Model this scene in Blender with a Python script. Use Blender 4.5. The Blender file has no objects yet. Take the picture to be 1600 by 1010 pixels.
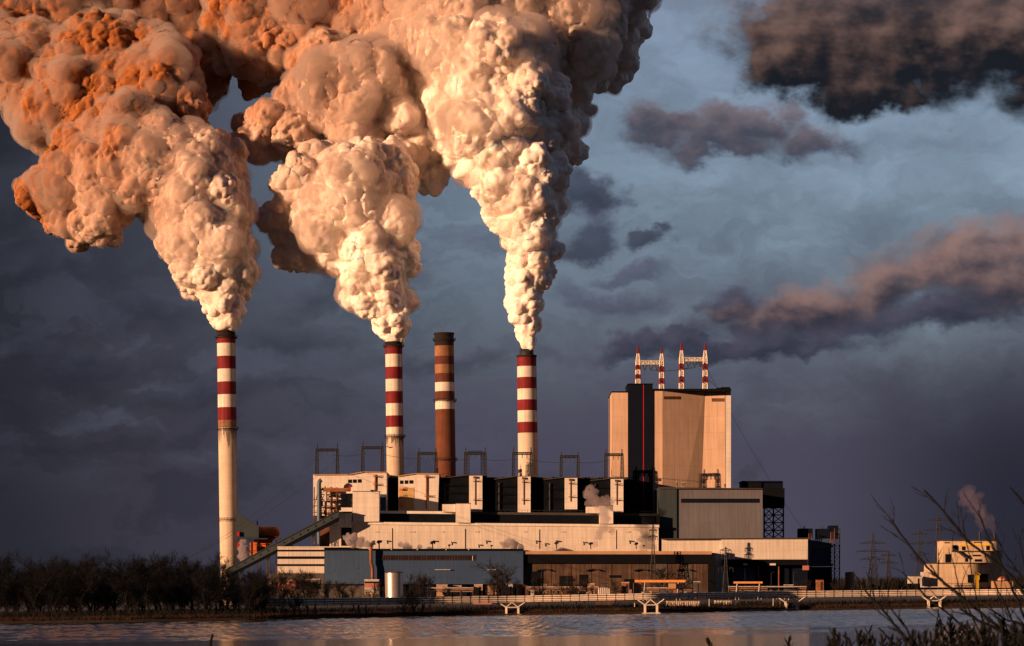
import bpy, bmesh, math, random
import numpy as np
from mathutils import Vector, Matrix

SC = bpy.context.scene
COL = SC.collection
R = math.radians
F, HZ, H = 4512.0, 920.0, 10.7          # focal length in photo pixels, horizon row, eye height
ROLL = R(0.75)                            # the photographer held the camera a little askew
CR, SR = math.cos(ROLL), math.sin(ROLL)
rnd = random.Random(7)


def W(px, row, Y):
    """photo pixel at a chosen real distance -> world point (metres)"""
    dx, dr = px - 800.0, HZ - row
    return Vector(((dx * CR + dr * SR) / F * Y, Y, H + (dr * CR - dx * SR) / F * Y))


# ------------------------------------------------------------------ materials
MATS = {}


def mat(name, col, rough=0.75, var=0.18, scale=0.25, streak=0.0, panel=None, metal=0.0, spec=0.3, tint=None, bump=0.0, drip=None):
    if name in MATS:
        return MATS[name]
    m = bpy.data.materials.new(name)
    m.use_nodes = True
    nt = m.node_tree
    N, L = nt.nodes, nt.links
    b = N["Principled BSDF"]
    b.inputs["Roughness"].default_value = rough
    b.inputs["Metallic"].default_value = metal
    b.inputs["Specular IOR Level"].default_value = spec
    tc = N.new("ShaderNodeTexCoord")
    n1 = N.new("ShaderNodeTexNoise")
    n1.inputs["Scale"].default_value = scale
    n1.inputs["Detail"].default_value = 6
    n1.inputs["Roughness"].default_value = 0.65
    L.new(tc.outputs["Object"], n1.inputs["Vector"])
    r1 = N.new("ShaderNodeMapRange")
    r1.inputs["From Min"].default_value = 0.3
    r1.inputs["From Max"].default_value = 0.7
    r1.inputs["To Min"].default_value = 1 - var
    r1.inputs["To Max"].default_value = 1 + var * 0.5
    L.new(n1.outputs["Fac"], r1.inputs["Value"])
    fac = r1.outputs["Result"]

    def mul(a, bb):
        q = N.new("ShaderNodeMath")
        q.operation = "MULTIPLY"
        L.new(a, q.inputs[0])
        L.new(bb, q.inputs[1])
        return q.outputs[0]

    if streak > 0:
        mp = N.new("ShaderNodeMapping")
        mp.inputs["Scale"].default_value = (0.9, 0.9, 0.035)
        L.new(tc.outputs["Object"], mp.inputs["Vector"])
        n2 = N.new("ShaderNodeTexNoise")
        n2.inputs["Scale"].default_value = 1.0
        n2.inputs["Detail"].default_value = 5
        L.new(mp.outputs["Vector"], n2.inputs["Vector"])
        r2 = N.new("ShaderNodeMapRange")
        r2.inputs["From Min"].default_value = 0.35
        r2.inputs["From Max"].default_value = 0.62
        r2.inputs["To Min"].default_value = 1 - streak
        r2.inputs["To Max"].default_value = 1.0
        L.new(n2.outputs["Fac"], r2.inputs["Value"])
        fac = mul(fac, r2.outputs["Result"])
    if panel:
        sx = N.new("ShaderNodeSeparateXYZ")
        L.new(tc.outputs["Object"], sx.inputs[0])
        cx = N.new("ShaderNodeCombineXYZ")
        ad = N.new("ShaderNodeMath")
        ad.operation = "ADD"
        L.new(sx.outputs[0], ad.inputs[0])
        L.new(sx.outputs[1], ad.inputs[1])
        L.new(ad.outputs[0], cx.inputs[0])
        L.new(sx.outputs[2], cx.inputs[1])
        br = N.new("ShaderNodeTexBrick")
        br.offset = 0.0
        br.inputs["Scale"].default_value = 1.0
        br.inputs["Brick Width"].default_value = panel[0]
        br.inputs["Row Height"].default_value = panel[1]
        br.inputs["Mortar Size"].default_value = panel[2] if len(panel) > 2 else 0.12
        br.inputs["Color1"].default_value = (1, 1, 1, 1)
        br.inputs["Color2"].default_value = (0.95, 0.95, 0.95, 1)
        br.inputs["Mortar"].default_value = (0.80, 0.80, 0.80, 1)
        L.new(cx.outputs[0], br.inputs["Vector"])
        fac = mul(fac, br.outputs["Color"])
    if drip:  # dirt running down below a given height (object space): drip = (z, length)
        sx2 = N.new("ShaderNodeSeparateXYZ")
        L.new(tc.outputs["Object"], sx2.inputs[0])
        rz = N.new("ShaderNodeMapRange")
        rz.inputs["From Min"].default_value = drip[0] - drip[1]
        rz.inputs["From Max"].default_value = drip[0]
        rz.inputs["To Min"].default_value = 0.30
        rz.inputs["To Max"].default_value = 0.62
        L.new(sx2.outputs[2], rz.inputs["Value"])
        below = N.new("ShaderNodeMath")
        below.operation = "LESS_THAN"
        below.inputs[1].default_value = drip[0] + 0.2
        L.new(sx2.outputs[2], below.inputs[0])
        mp3 = N.new("ShaderNodeMapping")
        mp3.inputs["Scale"].default_value = (1.1, 1.1, 0.02)
        L.new(tc.outputs["Object"], mp3.inputs["Vector"])
        n3 = N.new("ShaderNodeTexNoise")
        n3.inputs["Scale"].default_value = 1.0
        n3.inputs["Detail"].default_value = 3
        L.new(mp3.outputs["Vector"], n3.inputs["Vector"])
        lt = N.new("ShaderNodeMath")
        lt.operation = "LESS_THAN"
        L.new(n3.outputs["Fac"], lt.inputs[0])
        L.new(rz.outputs["Result"], lt.inputs[1])
        both = mul(lt.outputs[0], below.outputs[0])
        r4 = N.new("ShaderNodeMapRange")
        r4.inputs["To Min"].default_value = 1.0
        r4.inputs["To Max"].default_value = 0.3
        L.new(both, r4.inputs["Value"])
        fac = mul(fac, r4.outputs["Result"])
    mx = N.new("ShaderNodeMix")
    mx.data_type = "RGBA"
    mx.blend_type = "MULTIPLY"
    mx.inputs["Factor"].default_value = 1.0
    mx.inputs["A"].default_value = (*col, 1)
    if tint:
        m2 = N.new("ShaderNodeMix")
        m2.data_type = "RGBA"
        m2.inputs["A"].default_value = (*col, 1)
        m2.inputs["B"].default_value = (*tint, 1)
        n4 = N.new("ShaderNodeTexNoise")
        n4.inputs["Scale"].default_value = scale * 0.6
        n4.inputs["Detail"].default_value = 4
        L.new(tc.outputs["Object"], n4.inputs["Vector"])
        r5 = N.new("ShaderNodeMapRange")
        r5.inputs["From Min"].default_value = 0.4
        r5.inputs["From Max"].default_value = 0.65
        L.new(n4.outputs["Fac"], r5.inputs["Value"])
        L.new(r5.outputs["Result"], m2.inputs["Factor"])
        L.new(m2.outputs["Result"], mx.inputs["A"])
    L.new(fac, mx.inputs["B"])
    L.new(mx.outputs["Result"], b.inputs["Base Color"])
    if bump > 0:
        bp = N.new("ShaderNodeBump")
        bp.inputs["Strength"].default_value = bump
        bp.inputs["Distance"].default_value = 0.3
        L.new(n1.outputs["Fac"], bp.inputs["Height"])
        L.new(bp.outputs["Normal"], b.inputs["Normal"])
    MATS[name] = m
    return m


# ------------------------------------------------------------------ mesh builder
class MB:
    def __init__(self):
        self.v, self.f, self.m = [], [], []

    def face(self, pts, mi=0):
        k = len(self.v)
        self.v += [tuple(p) for p in pts]
        self.f.append(tuple(range(k, k + len(pts))))
        self.m.append(mi)

    def hexa(self, p, mi=0):  # p: 8 points, bottom 0-3 (ccw from above), top 4-7
        k = len(self.v)
        self.v += [tuple(q) for q in p]
        for f in ((3, 2, 1, 0), (4, 5, 6, 7), (0, 1, 5, 4), (1, 2, 6, 5), (2, 3, 7, 6), (3, 0, 4, 7)):
            self.f.append(tuple(k + i for i in f))
            self.m.append(mi)
        return self

    def box(self, x0, x1, y0, y1, z0, z1, mi=0):
        return self.hexa([(x0, y0, z0), (x1, y0, z0), (x1, y1, z0), (x0, y1, z0), (x0, y0, z1), (x1, y0, z1), (x1, y1, z1), (x0, y1, z1)], mi)

    def px(self, x0, x1, rt, rb, Y, depth, mi=0, rt2=None, rb2=None, bx0=None, bx1=None):
        """box whose front face fills the photo rectangle at distance Y"""
        a, b = W(x0 if bx0 is None else bx0, rb, Y), W(x1 if bx1 is None else bx1, rb if rb2 is None else rb2, Y)
        c, d = W(x1, rt if rt2 is None else rt2, Y), W(x0, rt, Y)
        D = Vector((0, depth, 0))
        return self.hexa([a, b, b + D, a + D, d, c, c + D, d + D], mi)

    def prism(self, pts, D, mi=0):
        """front polygon (list of Vector, any order round) pushed along D"""
        k, n = len(self.v), len(pts)
        D = Vector(D)
        self.v += [tuple(p) for p in pts] + [tuple(p + D) for p in pts]
        self.f.append(tuple(k + i for i in range(n)))
        self.f.append(tuple(k + n + i for i in reversed(range(n))))
        for i in range(n):
            j = (i + 1) % n
            self.f.append((k + j, k + i, k + n + i, k + n + j))
        self.m += [mi] * (n + 2)
        return self

    def tube(self, pts, rad, n=6, mi=0, cap=True):
        pts = [Vector(p) for p in pts]
        if not hasattr(rad, "__len__"):
            rad = [rad] * len(pts)
        k0 = len(self.v)
        up = None
        for i, p in enumerate(pts):
            t = (pts[min(i + 1, len(pts) - 1)] - pts[max(i - 1, 0)]).normalized()
            if up is None:
                up = Vector((0, 0, 1)) if abs(t.z) < 0.9 else Vector((1, 0, 0))
            a = t.cross(up).normalized()
            bq = a.cross(t).normalized()
            up = bq
            for j in range(n):
                th = 2 * math.pi * j / n
                self.v.append(tuple(p + rad[i] * (math.cos(th) * a + math.sin(th) * bq)))
        for i in range(len(pts) - 1):
            for j in range(n):
                j2 = (j + 1) % n
                self.f.append((k0 + i * n + j, k0 + i * n + j2, k0 + (i + 1) * n + j2, k0 + (i + 1) * n + j))
                self.m.append(mi)
        if cap and n > 2:
            for ring, flip in ((range(n), True), (range((len(pts) - 1) * n, len(pts) * n), False)):
                kk = len(self.v)
                self.v += [self.v[k0 + q] for q in ring]       # own corners, so the rim stays crisp
                self.f.append(tuple(kk + j for j in (reversed(range(n)) if flip else range(n))))
                self.m.append(mi)
        return self

    def bar(self, a, b, w, mi=0):
        return self.tube([a, b], w * 0.7071, 4, mi)

    def lathe(self, c, prof, n=40, mis=None, capt=True):
        """profile [(radius, z)] turned about the vertical through c"""
        k0 = len(self.v)
        for r, z in prof:
            for j in range(n):
                th = 2 * math.pi * j / n
                self.v.append((c[0] + r * math.cos(th), c[1] + r * math.sin(th), z))
        for i in range(len(prof) - 1):
            for j in range(n):
                j2 = (j + 1) % n
                self.f.append((k0 + i * n + j, k0 + i * n + j2, k0 + (i + 1) * n + j2, k0 + (i + 1) * n + j))
                self.m.append(mis[i] if mis else 0)
        if capt:
            kk = len(self.v)
            self.v += [self.v[k0 + (len(prof) - 1) * n + j] for j in range(n)]
            self.f.append(tuple(kk + j for j in range(n)))
            self.m.append(mis[-1] if mis else 0)
        return self

    def lattice(self, a, b, wa, wb, nseg, t, mi=0, mis=None):
        """square lattice mast from a (width wa) to b (width wb)"""
        a, b = Vector(a), Vector(b)
        ax = (b - a).normalized()
        s = Vector((1, 0, 0)) if abs(ax.x) < 0.9 else Vector((0, 0, 1))
        u = (s - ax * s.dot(ax)).normalized()
        w = ax.cross(u)
        cs = ((-1, -1), (1, -1), (1, 1), (-1, 1))

        def P(i, c):
            q = i / nseg
            h = (wa + (wb - wa) * q) / 2
            return a.lerp(b, q) + u * (c[0] * h) + w * (c[1] * h)

        for i in range(nseg):
            mm = mis[i] if mis else mi
            for c in range(4):
                d = (c + 1) % 4
                self.bar(P(i, cs[c]), P(i + 1, cs[c]), t, mm)
                if i % 2:
                    self.bar(P(i, cs[c]), P(i + 1, cs[d]), t * 0.7, mm)
                else:
                    self.bar(P(i, cs[d]), P(i + 1, cs[c]), t * 0.7, mm)
                self.bar(P(i + 1, cs[c]), P(i + 1, cs[d]), t * 0.7, mm)
        return self

    def mesh(self, name, mats, off=(0, 0, 0), smooth=False):
        me = bpy.data.meshes.new(name)
        v = np.array(self.v, dtype=float) - np.array(off)
        me.from_pydata(v.tolist(), [], self.f)
        for m in mats if isinstance(mats, (list, tuple)) else [mats]:
            me.materials.append(m)
        if any(self.m):
            me.polygons.foreach_set("material_index", self.m)
        if smooth:
            me.polygons.foreach_set("use_smooth", [True] * len(self.f))
        me.update()
        return me


def wloc(o):
    v = Vector((0, 0, 0))
    while o is not None:
        v = v + o.location
        o = o.parent
    return v


def props(o, label=None, cat=None, group=None, kind=None):
    for k, x in (("label", label), ("category", cat), ("group", group), ("kind", kind)):
        if x:
            o[k] = x
    return o


def thing(name, label, cat, loc=(0, 0, 0), group=None):
    o = bpy.data.objects.new(name, None)
    COL.objects.link(o)
    o.location = loc
    return props(o, label, cat, group)


def part(name, mb, mats, parent, smooth=False, label=None):
    o = bpy.data.objects.new(name, mb.mesh(name, mats, wloc(parent), smooth))
    COL.objects.link(o)
    o.parent = parent
    if label:
        o["label"] = label
    return o


def solo(name, mb, mats, loc, label=None, cat=None, group=None, kind=None, smooth=False):
    o = bpy.data.objects.new(name, mb.mesh(name, mats, loc, smooth))
    COL.objects.link(o)
    o.location = loc
    return props(o, label, cat, group, kind)


def copy_thing(src, loc=None, rz=0.0, sc=1.0, label=None):
    c = src.copy()
    COL.objects.link(c)
    if loc is not None:
        c.location = loc
    c.rotation_euler.z = rz
    c.scale = (sc, sc, sc) if not hasattr(sc, "__len__") else sc
    if label:
        c["label"] = label
    for ch in src.children:
        d = ch.copy()
        COL.objects.link(d)
        d.parent = c
        for g in ch.children:
            e = g.copy()
            COL.objects.link(e)
            e.parent = d
    return c


# ------------------------------------------------------------------ camera, light
cam = bpy.data.cameras.new("camera")
camo = bpy.data.objects.new("camera", cam)
COL.objects.link(camo)
camo.location = (0, 0, H)
camo.rotation_euler = (R(90), ROLL, 0)
cam.sensor_width = 36
cam.lens = 36 * F / 1600
cam.shift_y = (HZ - 505) / 1600
cam.clip_start, cam.clip_end = 0.5, 90000
cam.dof.use_dof = True
cam.dof.focus_distance = 1850
cam.dof.aperture_fstop = 9
SC.camera = camo

AZ, EL = R(55), R(8.5)
to_sun = Vector((-math.sin(AZ) * math.cos(EL), -math.cos(AZ) * math.cos(EL), math.sin(EL)))
sun = bpy.data.lights.new("sun", "SUN")
sun.energy, sun.angle, sun.color = 5.0, R(0.5), (1.0, 0.545, 0.30)
suno = bpy.data.objects.new("sun", sun)
COL.objects.link(suno)
suno.rotation_euler = to_sun.to_track_quat("Z", "Y").to_euler()

SC.view_settings.view_transform = "Standard"
SC.view_settings.look = "None"
SC.view_settings.gamma = 1
SC.view_settings.exposure = 0.65
cy = SC.cycles
cy.max_bounces, cy.diffuse_bounces, cy.glossy_bounces, cy.transparent_max_bounces, cy.volume_bounces = 8, 4, 3, 16, 2
cy.use_denoising = True
cy.caustics_reflective = cy.caustics_refractive = False


# ------------------------------------------------------------------ sky
def build_world():
    w = bpy.data.worlds.new("World")
    SC.world = w
    w.use_nodes = True
    nt = w.node_tree
    N, L = nt.nodes, nt.links
    bg = N["Background"]
    sky = N.new("ShaderNodeTexSky")
    sky.sky_type = "NISHITA"
    sky.sun_disc = False
    sky.sun_elevation = EL
    sky.sun_rotation = R(180) + AZ
    sky.air_density, sky.dust_density, sky.ozone_density = 1.0, 1.0, 2.0

    def M(op, a, b=None, c=None, clamp=False):
        q = N.new("ShaderNodeMath")
        q.operation = op
        q.use_clamp = clamp
        for i, x in enumerate((a, b, c)):
            if x is None:
                continue
            if isinstance(x, (int, float)):
                q.inputs[i].default_value = x
            else:
                L.new(x, q.inputs[i])
        return q.outputs[0]

    def ss(x, lo, hi, a=0.0, b=1.0):
        q = N.new("ShaderNodeMapRange")
        q.interpolation_type = "SMOOTHSTEP"
        q.inputs["From Min"].default_value, q.inputs["From Max"].default_value = lo, hi
        q.inputs["To Min"].default_value, q.inputs["To Max"].default_value = a, b
        L.new(x, q.inputs["Value"])
        return q.outputs["Result"]

    def mix(f, a, b, mode="MIX"):
        q = N.new("ShaderNodeMix")
        q.data_type = "RGBA"
        q.blend_type = mode
        for k, x in (("Factor", f), ("A", a), ("B", b)):
            if isinstance(x, (int, float)):
                q.inputs[k].default_value = x
            elif isinstance(x, tuple):
                q.inputs[k].default_value = (*x, 1)
            else:
                L.new(x, q.inputs[k])
        return q.outputs["Result"]

    tc = N.new("ShaderNodeTexCoord")
    sp = N.new("ShaderNodeSeparateXYZ")
    L.new(tc.outputs["Generated"], sp.inputs[0])
    yy = M("MAXIMUM", M("ABSOLUTE", sp.outputs[1]), 0.05)
    u0 = M("MULTIPLY", M("DIVIDE", sp.outputs[0], yy), F / 100)     # compass direction, 1 unit = 1.27 degrees
    v0 = M("MULTIPLY", M("DIVIDE", sp.outputs[2], yy), F / 100)     # height above the horizon

    def vec(a, b, z=0.0):
        q = N.new("ShaderNodeCombineXYZ")
        L.new(a, q.inputs[0])
        L.new(b, q.inputs[1])
        q.inputs[2].default_value = z
        return q.outputs[0]

    def noise(a, b, scale, det=6, rough=0.6, z=0.0):
        q = N.new("ShaderNodeTexNoise")
        q.inputs["Scale"].default_value = scale
        q.inputs["Detail"].default_value = det
        q.inputs["Roughness"].default_value = rough
        L.new(vec(a, b, z), q.inputs["Vector"])
        return q

    wn = noise(u0, M("MULTIPLY", v0, 1.3), 0.75, 5, 0.6, 3.1)
    ws = N.new("ShaderNodeSeparateColor")
    L.new(wn.outputs["Color"], ws.inputs[0])
    u = M("ADD", u0, M("MULTIPLY", M("SUBTRACT", ws.outputs[0], 0.5), 1.7))
    v = M("ADD", v0, M("MULTIPLY", M("SUBTRACT", ws.outputs[1], 0.5), 1.3))
    uv = vec(u, v)
    n_big = noise(u, M("MULTIPLY", v, 2.2), 0.45, 5, 0.62, 8.7).outputs["Fac"]
    v15 = M("MULTIPLY", v0, 1.35)
    n_det = noise(u0, v15, 1.25, 5, 0.52, 1.7).outputs["Fac"]
    n_off = noise(M("SUBTRACT", u0, 0.16), M("ADD", v15, 0.18), 1.25, 3, 0.5, 1.7).outputs["Fac"]
    relief = M("SUBTRACT", n_det, n_off)

    K = WORLD_K

    def c8(r, g, b):  # a display colour -> the radiance that shows as it
        f = lambda q: (((q / 255 + 0.055) / 1.055) ** 2.4 if q > 10 else q / 255 / 12.92)
        s = 1 / (2 ** SC.view_settings.exposure) / K
        return (f(r) * s, f(g) * s, f(b) * s)

    base = mix(0.78, sky.outputs["Color"], mix(ss(v0, 3.0, 9.0), c8(100, 114, 138), c8(122, 134, 158)))
    gain = N.new("ShaderNodeMix")
    gain.data_type = "RGBA"
    gain.blend_type = "MULTIPLY"
    gain.inputs["Factor"].default_value = 1.0
    L.new(base, gain.inputs["A"])
    # thin high veil varies the clear sky
    veil = ss(n_big, 0.3, 0.75, 0.75, 1.2)
    gain_v = vec(veil, veil)
    cc = N.new("ShaderNodeCombineColor")
    for i in range(3):
        L.new(veil, cc.inputs[i])
    L.new(cc.outputs[0], gain.inputs["B"])
    col = gain.outputs["Result"]
    # grey-violet murk low down, layers of dark stratus; the sides also carry lens vignetting
    low = ss(M("ADD", v0, M("MULTIPLY", M("SUBTRACT", n_big, 0.5), 2.4)), 6.6, 2.0)
    col = mix(M("MULTIPLY", low, 0.97), col, c8(73, 70, 87))
    west = ss(M("ADD", u0, M("MULTIPLY", M("SUBTRACT", n_big, 0.5), 3.0)), 0.6, -6.5)
    col = mix(M("MULTIPLY", west, 0.93), col, c8(55, 54, 65))
    band = M("MULTIPLY", ss(n_big, 0.49, 0.62), ss(u0, 3.0, -2.0))
    col = mix(M("MULTIPLY", band, 0.42), col, c8(38, 39, 50))
    pale = M("MULTIPLY", ss(n_big, 0.5, 0.36), M("MULTIPLY", ss(u0, 2.5, -1.5), ss(v0, 1.0, 3.0)))
    col = mix(M("MULTIPLY", pale, 0.35), col, c8(92, 97, 115))
    east = M("MULTIPLY", ss(u0, 4.2, 8.0), ss(v0, 4.6, 1.5))
    col = mix(M("MULTIPLY", east, 0.9), col, c8(36, 37, 50))
    edge = ss(u0, -5.6, -8.2)  # lens darkening at the left edge, put into the sky colour
    col = mix(M("MULTIPLY", edge, 0.6), col, c8(26, 28, 36))

    def cloud(col, blobs, lit, dark, alpha=1.0, soft=0.35, bias=0.0, tilt=0.0, rag=1.2):
        """blobs (px, row, rx, ry, angle): a cloud of several heads, lit above, dark below"""
        dens, hgt, wsum = None, None, None
        for px, row, rx, ry, ang in blobs:
            mp = N.new("ShaderNodeMapping")
            mp.vector_type = "TEXTURE"
            mp.inputs["Location"].default_value = ((px - 800) / 100, (920 - row) / 100, 0)
            mp.inputs["Rotation"].default_value = (0, 0, R(ang))
            mp.inputs["Scale"].default_value = (rx / 100, ry / 100, 1)
            L.new(uv, mp.inputs["Vector"])
            ln = N.new("ShaderNodeVectorMath")
            ln.operation = "LENGTH"
            L.new(mp.outputs[0], ln.inputs[0])
            d = ln.outputs["Value"]
            se = N.new("ShaderNodeSeparateXYZ")
            L.new(mp.outputs[0], se.inputs[0])
            b = se.outputs[1]
            wt = M("POWER", M("MAXIMUM", M("SUBTRACT", 1.25, d), 0.001), 2.0)
            wb = M("MULTIPLY", wt, b)
            dens = d if dens is None else M("SMOOTH_MIN", dens, d, 0.25)
            hgt = wb if hgt is None else M("ADD", hgt, wb)
            wsum = wt if wsum is None else M("ADD", wsum, wt)
        dens = M("SUBTRACT", 1.0, dens)
        hgt = M("DIVIDE", hgt, wsum)
        f = M("ADD", dens, M("MULTIPLY", M("SUBTRACT", n_det, 0.5), rag))
        mask = M("MULTIPLY", ss(f, -0.05, soft), alpha)
        t = ss(M("ADD", M("ADD", hgt, bias), M("MULTIPLY", relief, 2.4)), -0.8, 1.0)
        return mix(mask, col, mix(t, c8(*dark), c8(*lit)))

    col = cloud(col, [(960, 470, 130, 26, -14), (1480, 515, 90, 30, 0), (1000, 430, 90, 16, 0), (930, 330, 40, 60, 20)], (84, 82, 102), (66, 70, 90), 0.7, 0.9, rag=1.6)
    col = cloud(col, [(1030, 382, 52, 18, 0), (915, 378, 70, 32, 0), (925, 305, 50, 46, 0)], (66, 70, 88), (44, 49, 64), 0.8, 0.55, rag=1.2)
    col = cloud(col, [(1150, 480, 66, 36, 0), (1230, 520, 210, 36, 3), (1030, 540, 140, 26, 4), (1480, 500, 190, 40, 5), (1180, 545, 240, 26, 0)], (80, 76, 94), (44, 47, 62), 0.9, 0.6, rag=1.4)
    col = cloud(col, [(1520, 412, 250, 66, 10), (1380, 458, 190, 52, 12), (1255, 490, 150, 44, 6), (1620, 440, 190, 105, 0)], (146, 116, 110), (50, 50, 63), 0.96, 0.7, -0.02, rag=0.85)
    col = cloud(col, [(1180, 205, 115, 46, 0), (1270, 226, 75, 46, 0), (1060, 208, 90, 32, -12), (1130, 236, 130, 30, 0)], (116, 102, 108), (54, 56, 71), 0.9, 0.6, -0.05, rag=1.2)
    col = cloud(col, [(1490, 70, 350, 120, -3), (1300, 70, 150, 100, 0), (1620, 60, 280, 150, 0), (1250, 110, 95, 55, 0), (1380, 140, 110, 45, 0), (1340, -30, 170, 90, 0), (1460, -20, 200, 80, 0)], (142, 110, 98), (24, 26, 33), 0.99, 0.4, -0.25, rag=0.9)
    col = cloud(col, [(450, 535, 200, 46, 4), (120, 560, 280, 52, 0), (200, 470, 170, 44, 0), (520, 450, 140, 46, 20), (60, 400, 200, 70, 0), (320, 610, 240, 26, 0), (700, 560, 200, 24, 3)], (62, 64, 79), (38, 40, 52), 0.6, 1.1, rag=1.7)
    # beyond the picture (overhead and towards the sunset): unseen overcast added to hold the fill light down
    back = ss(sp.outputs[1], 0.35, -0.2)
    col = mix(M("MULTIPLY", back, 0.9), col, c8(46, 45, 54))
    ripple_fill = ss(sp.outputs[2], 0.18, 0.30)                             # unseen bright band added higher up north, so the ripples reflect paler
    col = mix(M("MULTIPLY", M("MULTIPLY", ripple_fill, ss(sp.outputs[1], 0.3, 0.7)), 0.95), col, c8(178, 166, 178))
    over = ss(sp.outputs[2], 0.5, 0.7)
    col = mix(M("MULTIPLY", over, 0.9), col, c8(62, 70, 92))
    L.new(col, bg.inputs["Color"])
    bg.inputs["Strength"].default_value = K
    w.cycles.sampling_method = "MANUAL"
    w.cycles.sample_map_resolution = 256


WORLD_K = 0.1
build_world()
# ------------------------------------------------------------------ smoke
def smoke_material(name, col, radius, scale):
    m = bpy.data.materials.new(name)
    m.use_nodes = True
    nt = m.node_tree
    N, L = nt.nodes, nt.links
    b = N["Principled BSDF"]
    b.inputs["Base Color"].default_value = (*col, 1)
    b.inputs["Roughness"].default_value = 1.0
    b.inputs["Specular IOR Level"].default_value = 0.0
    b.inputs["Subsurface Weight"].default_value = 0.8
    b.inputs["Subsurface Radius"].default_value = radius
    b.inputs["Subsurface Scale"].default_value = scale
    b.inputs["Subsurface Anisotropy"].default_value = 0.3
    MATS[name] = m
    return m


def ico_template(sub):
    bm = bmesh.new()
    bmesh.ops.create_icosphere(bm, subdivisions=sub, radius=1.0)
    v = np.array([x.co[:] for x in bm.verts])
    f = np.array([[x.index for x in q.verts] for q in bm.faces])
    bm.free()
    return v, f


ICO2 = ico_template(2)
ICO3 = ico_template(3)


def hash3(c, k):
    """pseudo random numbers 0..1 for integer cells"""
    c = c.astype(np.int64)
    h = (c[..., 0] * 73856093) ^ (c[..., 1] * 19349663) ^ (c[..., 2] * 83492791) ^ (k * 2654435761)
    h = (h ^ (h >> 13)) * 1274126177
    h = h & 0x7FFFFFFF
    h = (h ^ (h >> 15)) * 2246822519 & 0x7FFFFFFF
    return ((h >> 4) & 0xFFFF) / 65535.0


def worley(p, cell, seed):
    """distance to the nearest jittered cell point, in cells"""
    q = p / cell
    base = np.floor(q)
    best = np.full(len(q), 9.0)
    for dx in (-1, 0, 1):
        for dy in (-1, 0, 1):
            for dz in (-1, 0, 1):
                c = base + np.array([dx, dy, dz])
                d2 = 0
                for k in range(3):
                    d2 = d2 + (c[:, k] + hash3(c, seed * 3 + k) - q[:, k]) ** 2
                best = np.minimum(best, d2)
    return best  # squared


def vnoise(p, cell, seed):
    q = p / cell
    b = np.floor(q)
    t = q - b
    t = t * t * (3 - 2 * t)
    out = np.zeros(len(q))
    for dx in (0, 1):
        for dy in (0, 1):
            for dz in (0, 1):
                w = (t[:, 0] if dx else 1 - t[:, 0]) * (t[:, 1] if dy else 1 - t[:, 1]) * (t[:, 2] if dz else 1 - t[:, 2])
                out += w * hash3(b + np.array([dx, dy, dz]), seed)
    return out


def normals(v, f):
    n = np.zeros_like(v)
    a = np.cross(v[f[:, 2]] - v[f[:, 0]], v[f[:, 3]] - v[f[:, 1]])
    for k in range(4):
        for i in range(3):
            n[:, i] += np.bincount(f[:, k], a[:, i], len(v))
    return n / np.maximum(np.linalg.norm(n, axis=1, keepdims=True), 1e-9)


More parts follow.
